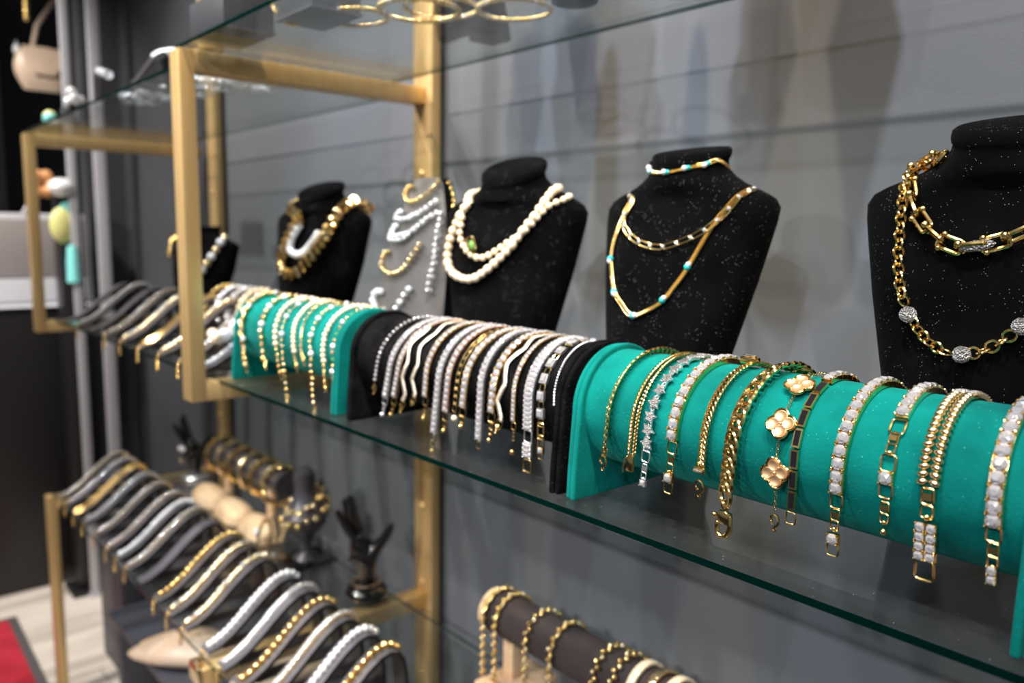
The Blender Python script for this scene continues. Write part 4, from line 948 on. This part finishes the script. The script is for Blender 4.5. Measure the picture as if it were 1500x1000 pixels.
# ------------------------------------------------------------------ left end of the shop
CX = -3.47
t = thing('cabinet', 'black floor cabinet at far left under the white drawers', 'cabinet', (CX, .1, ZFL))
H_ = ZFL*-1-.04
link('carcass', MB().box((-.6, -1.4, .0), (0, .735, H_)).mesh('carcass', 'cabinet', 30, .003), t)
for i in range(4):
    y = -1.38+i*.53; link('door', MB().box((0, y, .06), (.012, y+.52, H_-.03)).mesh('door', 'cabinet', 30, .002), t)
def drawer_unit(y0, y1, z0, z1, lab, X=-3.62):
    t = thing('drawer_unit', lab, 'drawers', (X, y0, z0), 'white drawer units on the black cabinet')
    link('body', MB().box((-.35, 0, 0), (0, y1-y0, z1-z0)).mesh('body', 'white', 30, .01, 3), t)
    hh = (z1-z0)*.66; f = link('drawer', MB().box((.0, .012, z1-z0-hh-.012), (.012, y1-y0-.012, z1-z0-.022)).mesh('drawer', 'taupe', 30, .004), t)
    link('knob', MB().sphere((.020, (y1-y0)*.5, (z1-z0)*.6), .012).mesh('knob', 'alu'), f)
    link('drawer', MB().box((.0, .012, .012), (.012, y1-y0-.012, z1-z0-hh-.02)).mesh('drawer', 'white', 30, .004), t)
    return t
drawer_unit(.10, atX(84, 365, -3.62).y, -.038, .315, 'left white drawer unit with taupe drawer on the black cabinet')
drawer_unit(atX(104, 365, -3.62).y, atX(149, 365, -3.62).y, -.038, .315, 'right white drawer unit, narrow, between black column and grey upright')
link('counter_top', MB().box((-4.3, -1.3, -.04), (-3.462, .834, -.0385)).mesh('counter_top', 'white', 30), None, label='thin white counter top on the black cabinet at far left', category='counter')
# dark display column and panel
t = thing('display_column', 'black display column standing between the two white drawer units', 'display column', (-3.30, atX(88, 365, -3.30).y, ZFL))
link('shaft', MB().box((-.09, 0, 0), (0, .078, 1.55)).mesh('shaft', 'cabinet', 30, .003), t)
link('foot', MB().box((-.12, -.03, 0), (.03, .105, .02)).mesh('foot', 'cabinet', 30, .003), t)
boxpart('wall_far', (-5.2, -2.5, ZFL), (-5.1, 3, ZCE), 'cabinet', kind='structure')
t = thing('pegboard', 'tall charcoal pegboard panel at the far left edge', 'display panel', (-4.15, .1, -.0385))
link('panel_sheet', MB().box((-.03, -.6, 0), (0, .58, 1.8)).mesh('panel_sheet', 'cabinet', 30, .003), t)
link('front_frame', MB().box((.0, .20, .30), (.03, .50, 1.0)).mesh('front_frame', 'wall_dark', 30, .003), t)
for yy, lab in ((.795, 'grey aluminium upright left of the charcoal wall'), ):
    pass
def upright(px_top, px_bot, X, wpx, lab):
    a = atX(*px_top, X); b = atX(*px_bot, X); y = (a.y+b.y)/2
    t = thing('metal_upright', lab, 'upright', (X, y, ZFL), 'grey metal uprights at the far wall')
    link('tube', MB().box((-.02, 0, 0), (0, wpx, ZCE-ZFL-.001)).mesh('tube', 'alu', 30, .004), t)
    link('foot', MB().box((-.028, -.006, 0), (.006, wpx+.006, .012)).mesh('foot', 'alu', 30, .002), t)
upright((118, 5), (165, 620), -3.25, .042, 'right grey metal upright between charcoal wall and drawers')
upright((80, 5), (125, 620), -3.25, .030, 'left grey metal upright in front of the black column')
# tote bag
t = thing('tote_bag', 'cream shoulder bag hanging at far left below gold chains', 'bag', atX(62, 104, -4.05))
t.scale = (.66, .66, .66); m = MB(); rings = []
for k in range(9):
    v = k/8; w_ = .11+.05*math.sin(PI*v)*(1.1)-.05*(v > .9); rings.append([(.035*math.sin(2*PI*j/16)*(.4+math.sin(PI*min(v, .98))), (w_*math.copysign(abs(math.cos(2*PI*j/16))**.6, math.cos(2*PI*j/16)))+.03*(1-v)*0, -.13+.28*v) for j in range(16)])
m.grid(rings); link('body', m.mesh('body', 'beige', 60), t)
link('flap', MB().grid([[(.045, -.12, .14), (.045, .12, .14)], [(.062, -.12, .05), (.062, .12, .05)], [(.062, -.06, -.03), (.062, .06, -.03)]], 0, False, False).mesh('flap', 'beige', 60), t)
link('strap', MB().tube([(0, -.05, .14), (.01, -.02, .28), (.01, .08, .45), (.01, .16, .50)], .014, 8).mesh('strap', 'beige'), t)
for i, (px, py0, py1, X) in enumerate(((37, 0, 43, -3.7), (62, 0, 4, -3.7))):
    a = atX(px, py0, X); b = atX(px, py1, X)
    t = thing('necklace', ('long' if i == 0 else 'short')+' gold ball chain hanging at the top left corner', 'necklace', a)
    n = int((a.z+.15-b.z)/.024)
    for j in range(n): link('bead', bead['gold'], t, T(0, 0, .15-j*.024) @ sc(.026))
t = thing('earring', 'pair of white drop earrings hanging left of the cream bag', 'earring', atX(25, 85, -4.10))
link('hook', MB().tube([(-.06, 0, .07), (0, 0, .07), (0, 0, -.04)], .003, 6).mesh('hook', 'silver'), t)
for dz in (.035, -.03): link('drop', bead['white_bead'], t, T(0, 0, dz) @ sc(.04, .03, .05))
def hang(px, X): return atX(px[0], px[1], X)
c = hang((92, 273), -3.19); t = thing('hair_clip', 'white pompom and peach flower clip on the black column', 'hair clip', (-3.287, c.y, c.z))
link('pompom', MB().sphere((0, 0, 0), .038, (1, 1.2, .9), 12, 9).mesh('pompom', 'white_bead'), t, T(0.02, .012, 0))
for j in range(6): a = 2*PI*j/6; link('petal', MB().sphere((0, 0, 0), .022, (.6, 1, 1), 8, 6).mesh('petal', 'peach'), t, T(.01, -.045+.026*math.cos(a), .01+.032*math.sin(a)))
link('ribbon', MB().tube([(0, -.06, -.02), (0.01, -.09, -.06), (.0, -.11, -.10)], .008, 6).mesh('ribbon', 'alu'), t)
c = hang((98, 330), -3.19); t = thing('key_charm', 'yellow oval and aqua tassel charm hanging on the black column', 'charm', (-3.287, c.y, c.z))
link('oval', MB().sphere((0, 0, 0), .05, (.35, .8, 1.3), 14, 10).mesh('oval', 'yellow'), t, T(.02, 0, 0)); link('halo', MB().sphere((0, 0, 0), .052, (.3, .7, 1.35), 14, 10).mesh('halo', 'aqua'), t, T(.012, .02, .015))
link('tassel', MB().lathe([(.002, .055), (.018, .05), (.022, 0), (.024, -.08), (.018, -.085), (.002, -.085)], 14).mesh('tassel', 'aqua'), t, T(.025, .03, -.125))

# red mat
t = thing('floor_mat', 'red carpet mat with dark rubber edge on the pale floor', 'mat', (-3.25, .472, ZFL), None, R(-1))
link('rubber_edge', MB().box((0, -1.2, .0005), (.60, 0, .006)).mesh('rubber_edge', 'mat_edge', 30, .002), t)
link('carpet', MB().box((.03, -1.17, .006), (.57, -.03, .011)).mesh('carpet', 'mat_red', 30, .002), t)
a_ = atZ(150, 905, -1.03); a_.y = max(a_.y, .50)
t = thing('plinth', 'dark slate plinth on the floor beneath the lower shelf', 'plinth', (a_.x, a_.y, ZFL))
link('base_slab', MB().box((0, 0, 0), (.42, .20, .12)).mesh('base_slab', 'plinth', 30, .006), t)
link('column', MB().box((.0, .0, .1205), (.24, .16, .60)).mesh('column', 'plinth', 30, .004), t)
t = thing('low_shelf', 'dark low board carrying the beige pouches near the floor', 'shelf', (a_.x+.44, .56, -.83))
link('board', MB().box((0, 0, 0), (1.05, .38, .02)).mesh('board', 'plinth', 30, .004), t)
for x in (.0, 1.01): link('leg', MB().box((x, .02, ZFL+.83), (x+.04, .36, 0)).mesh('leg', 'plinth', 30, .003), t)
def pouch(x, y, rz, s, lab):
    t = thing('pouch', lab, 'pouch', (x, y, -.8095), 'beige pouches under the ramps', rz)
    rings = []
    for k in range(11):
        v = k/10; a = PI*v; w_ = .075*math.sin(a)**.55 if 0 < k < 10 else .012; h = .055*math.sin(a)**.6*(1+.3*v) if 0 < k < 10 else .01
        rings.append([(-.16+.32*v, w_*math.cos(2*PI*j/16), max(.0, h*(.55+.6*math.sin(2*PI*j/16)))) for j in range(16)])
    link('body', MB().grid([[tuple(Vector(p_)*s) for p_ in r_2] for r_2 in rings]).mesh('body', 'beige', 60), t)
    link('seam', MB().tube([(s*(-.13+.26*j/10), 0, s*(.0655*math.sin(PI*(.1+.8*j/10))**.6*(1+.3*(.1+.8*j/10)))-.001) for j in range(11)], .0016, 6).mesh('seam', 'wood'), t)
pouch(-1.93, .64, R(40), 1.0, 'beige rounded leather pouch lying under the ramps, nearest')
pouch(-1.70, .78, R(75), .8, 'second beige pouch behind the nearest one')
pouch(-1.50, .76, R(80), .75, 'third beige pouch seen between the ramps')
# gold clip at the near front corner of the lower frame
t = thing('corner_cap', 'pale gold corner cap on the near floor frame', 'cap', (XA-TX, YF-.004, ZL))
link('cap_plate', MB().box((-.004, 0, 0), (TX+.004, .014, .0)).mesh('cap_plate', 'pale_gold') if False else MB().box((-.004, -.004, -.03), (TX+.004, .003, .006)).mesh('cap_plate', 'pale_gold', 30, .002), t)
link('lug', MB().box((.01, -.003, .006), (.03, .012, .014)).mesh('lug', 'pale_gold', 30, .002), t)
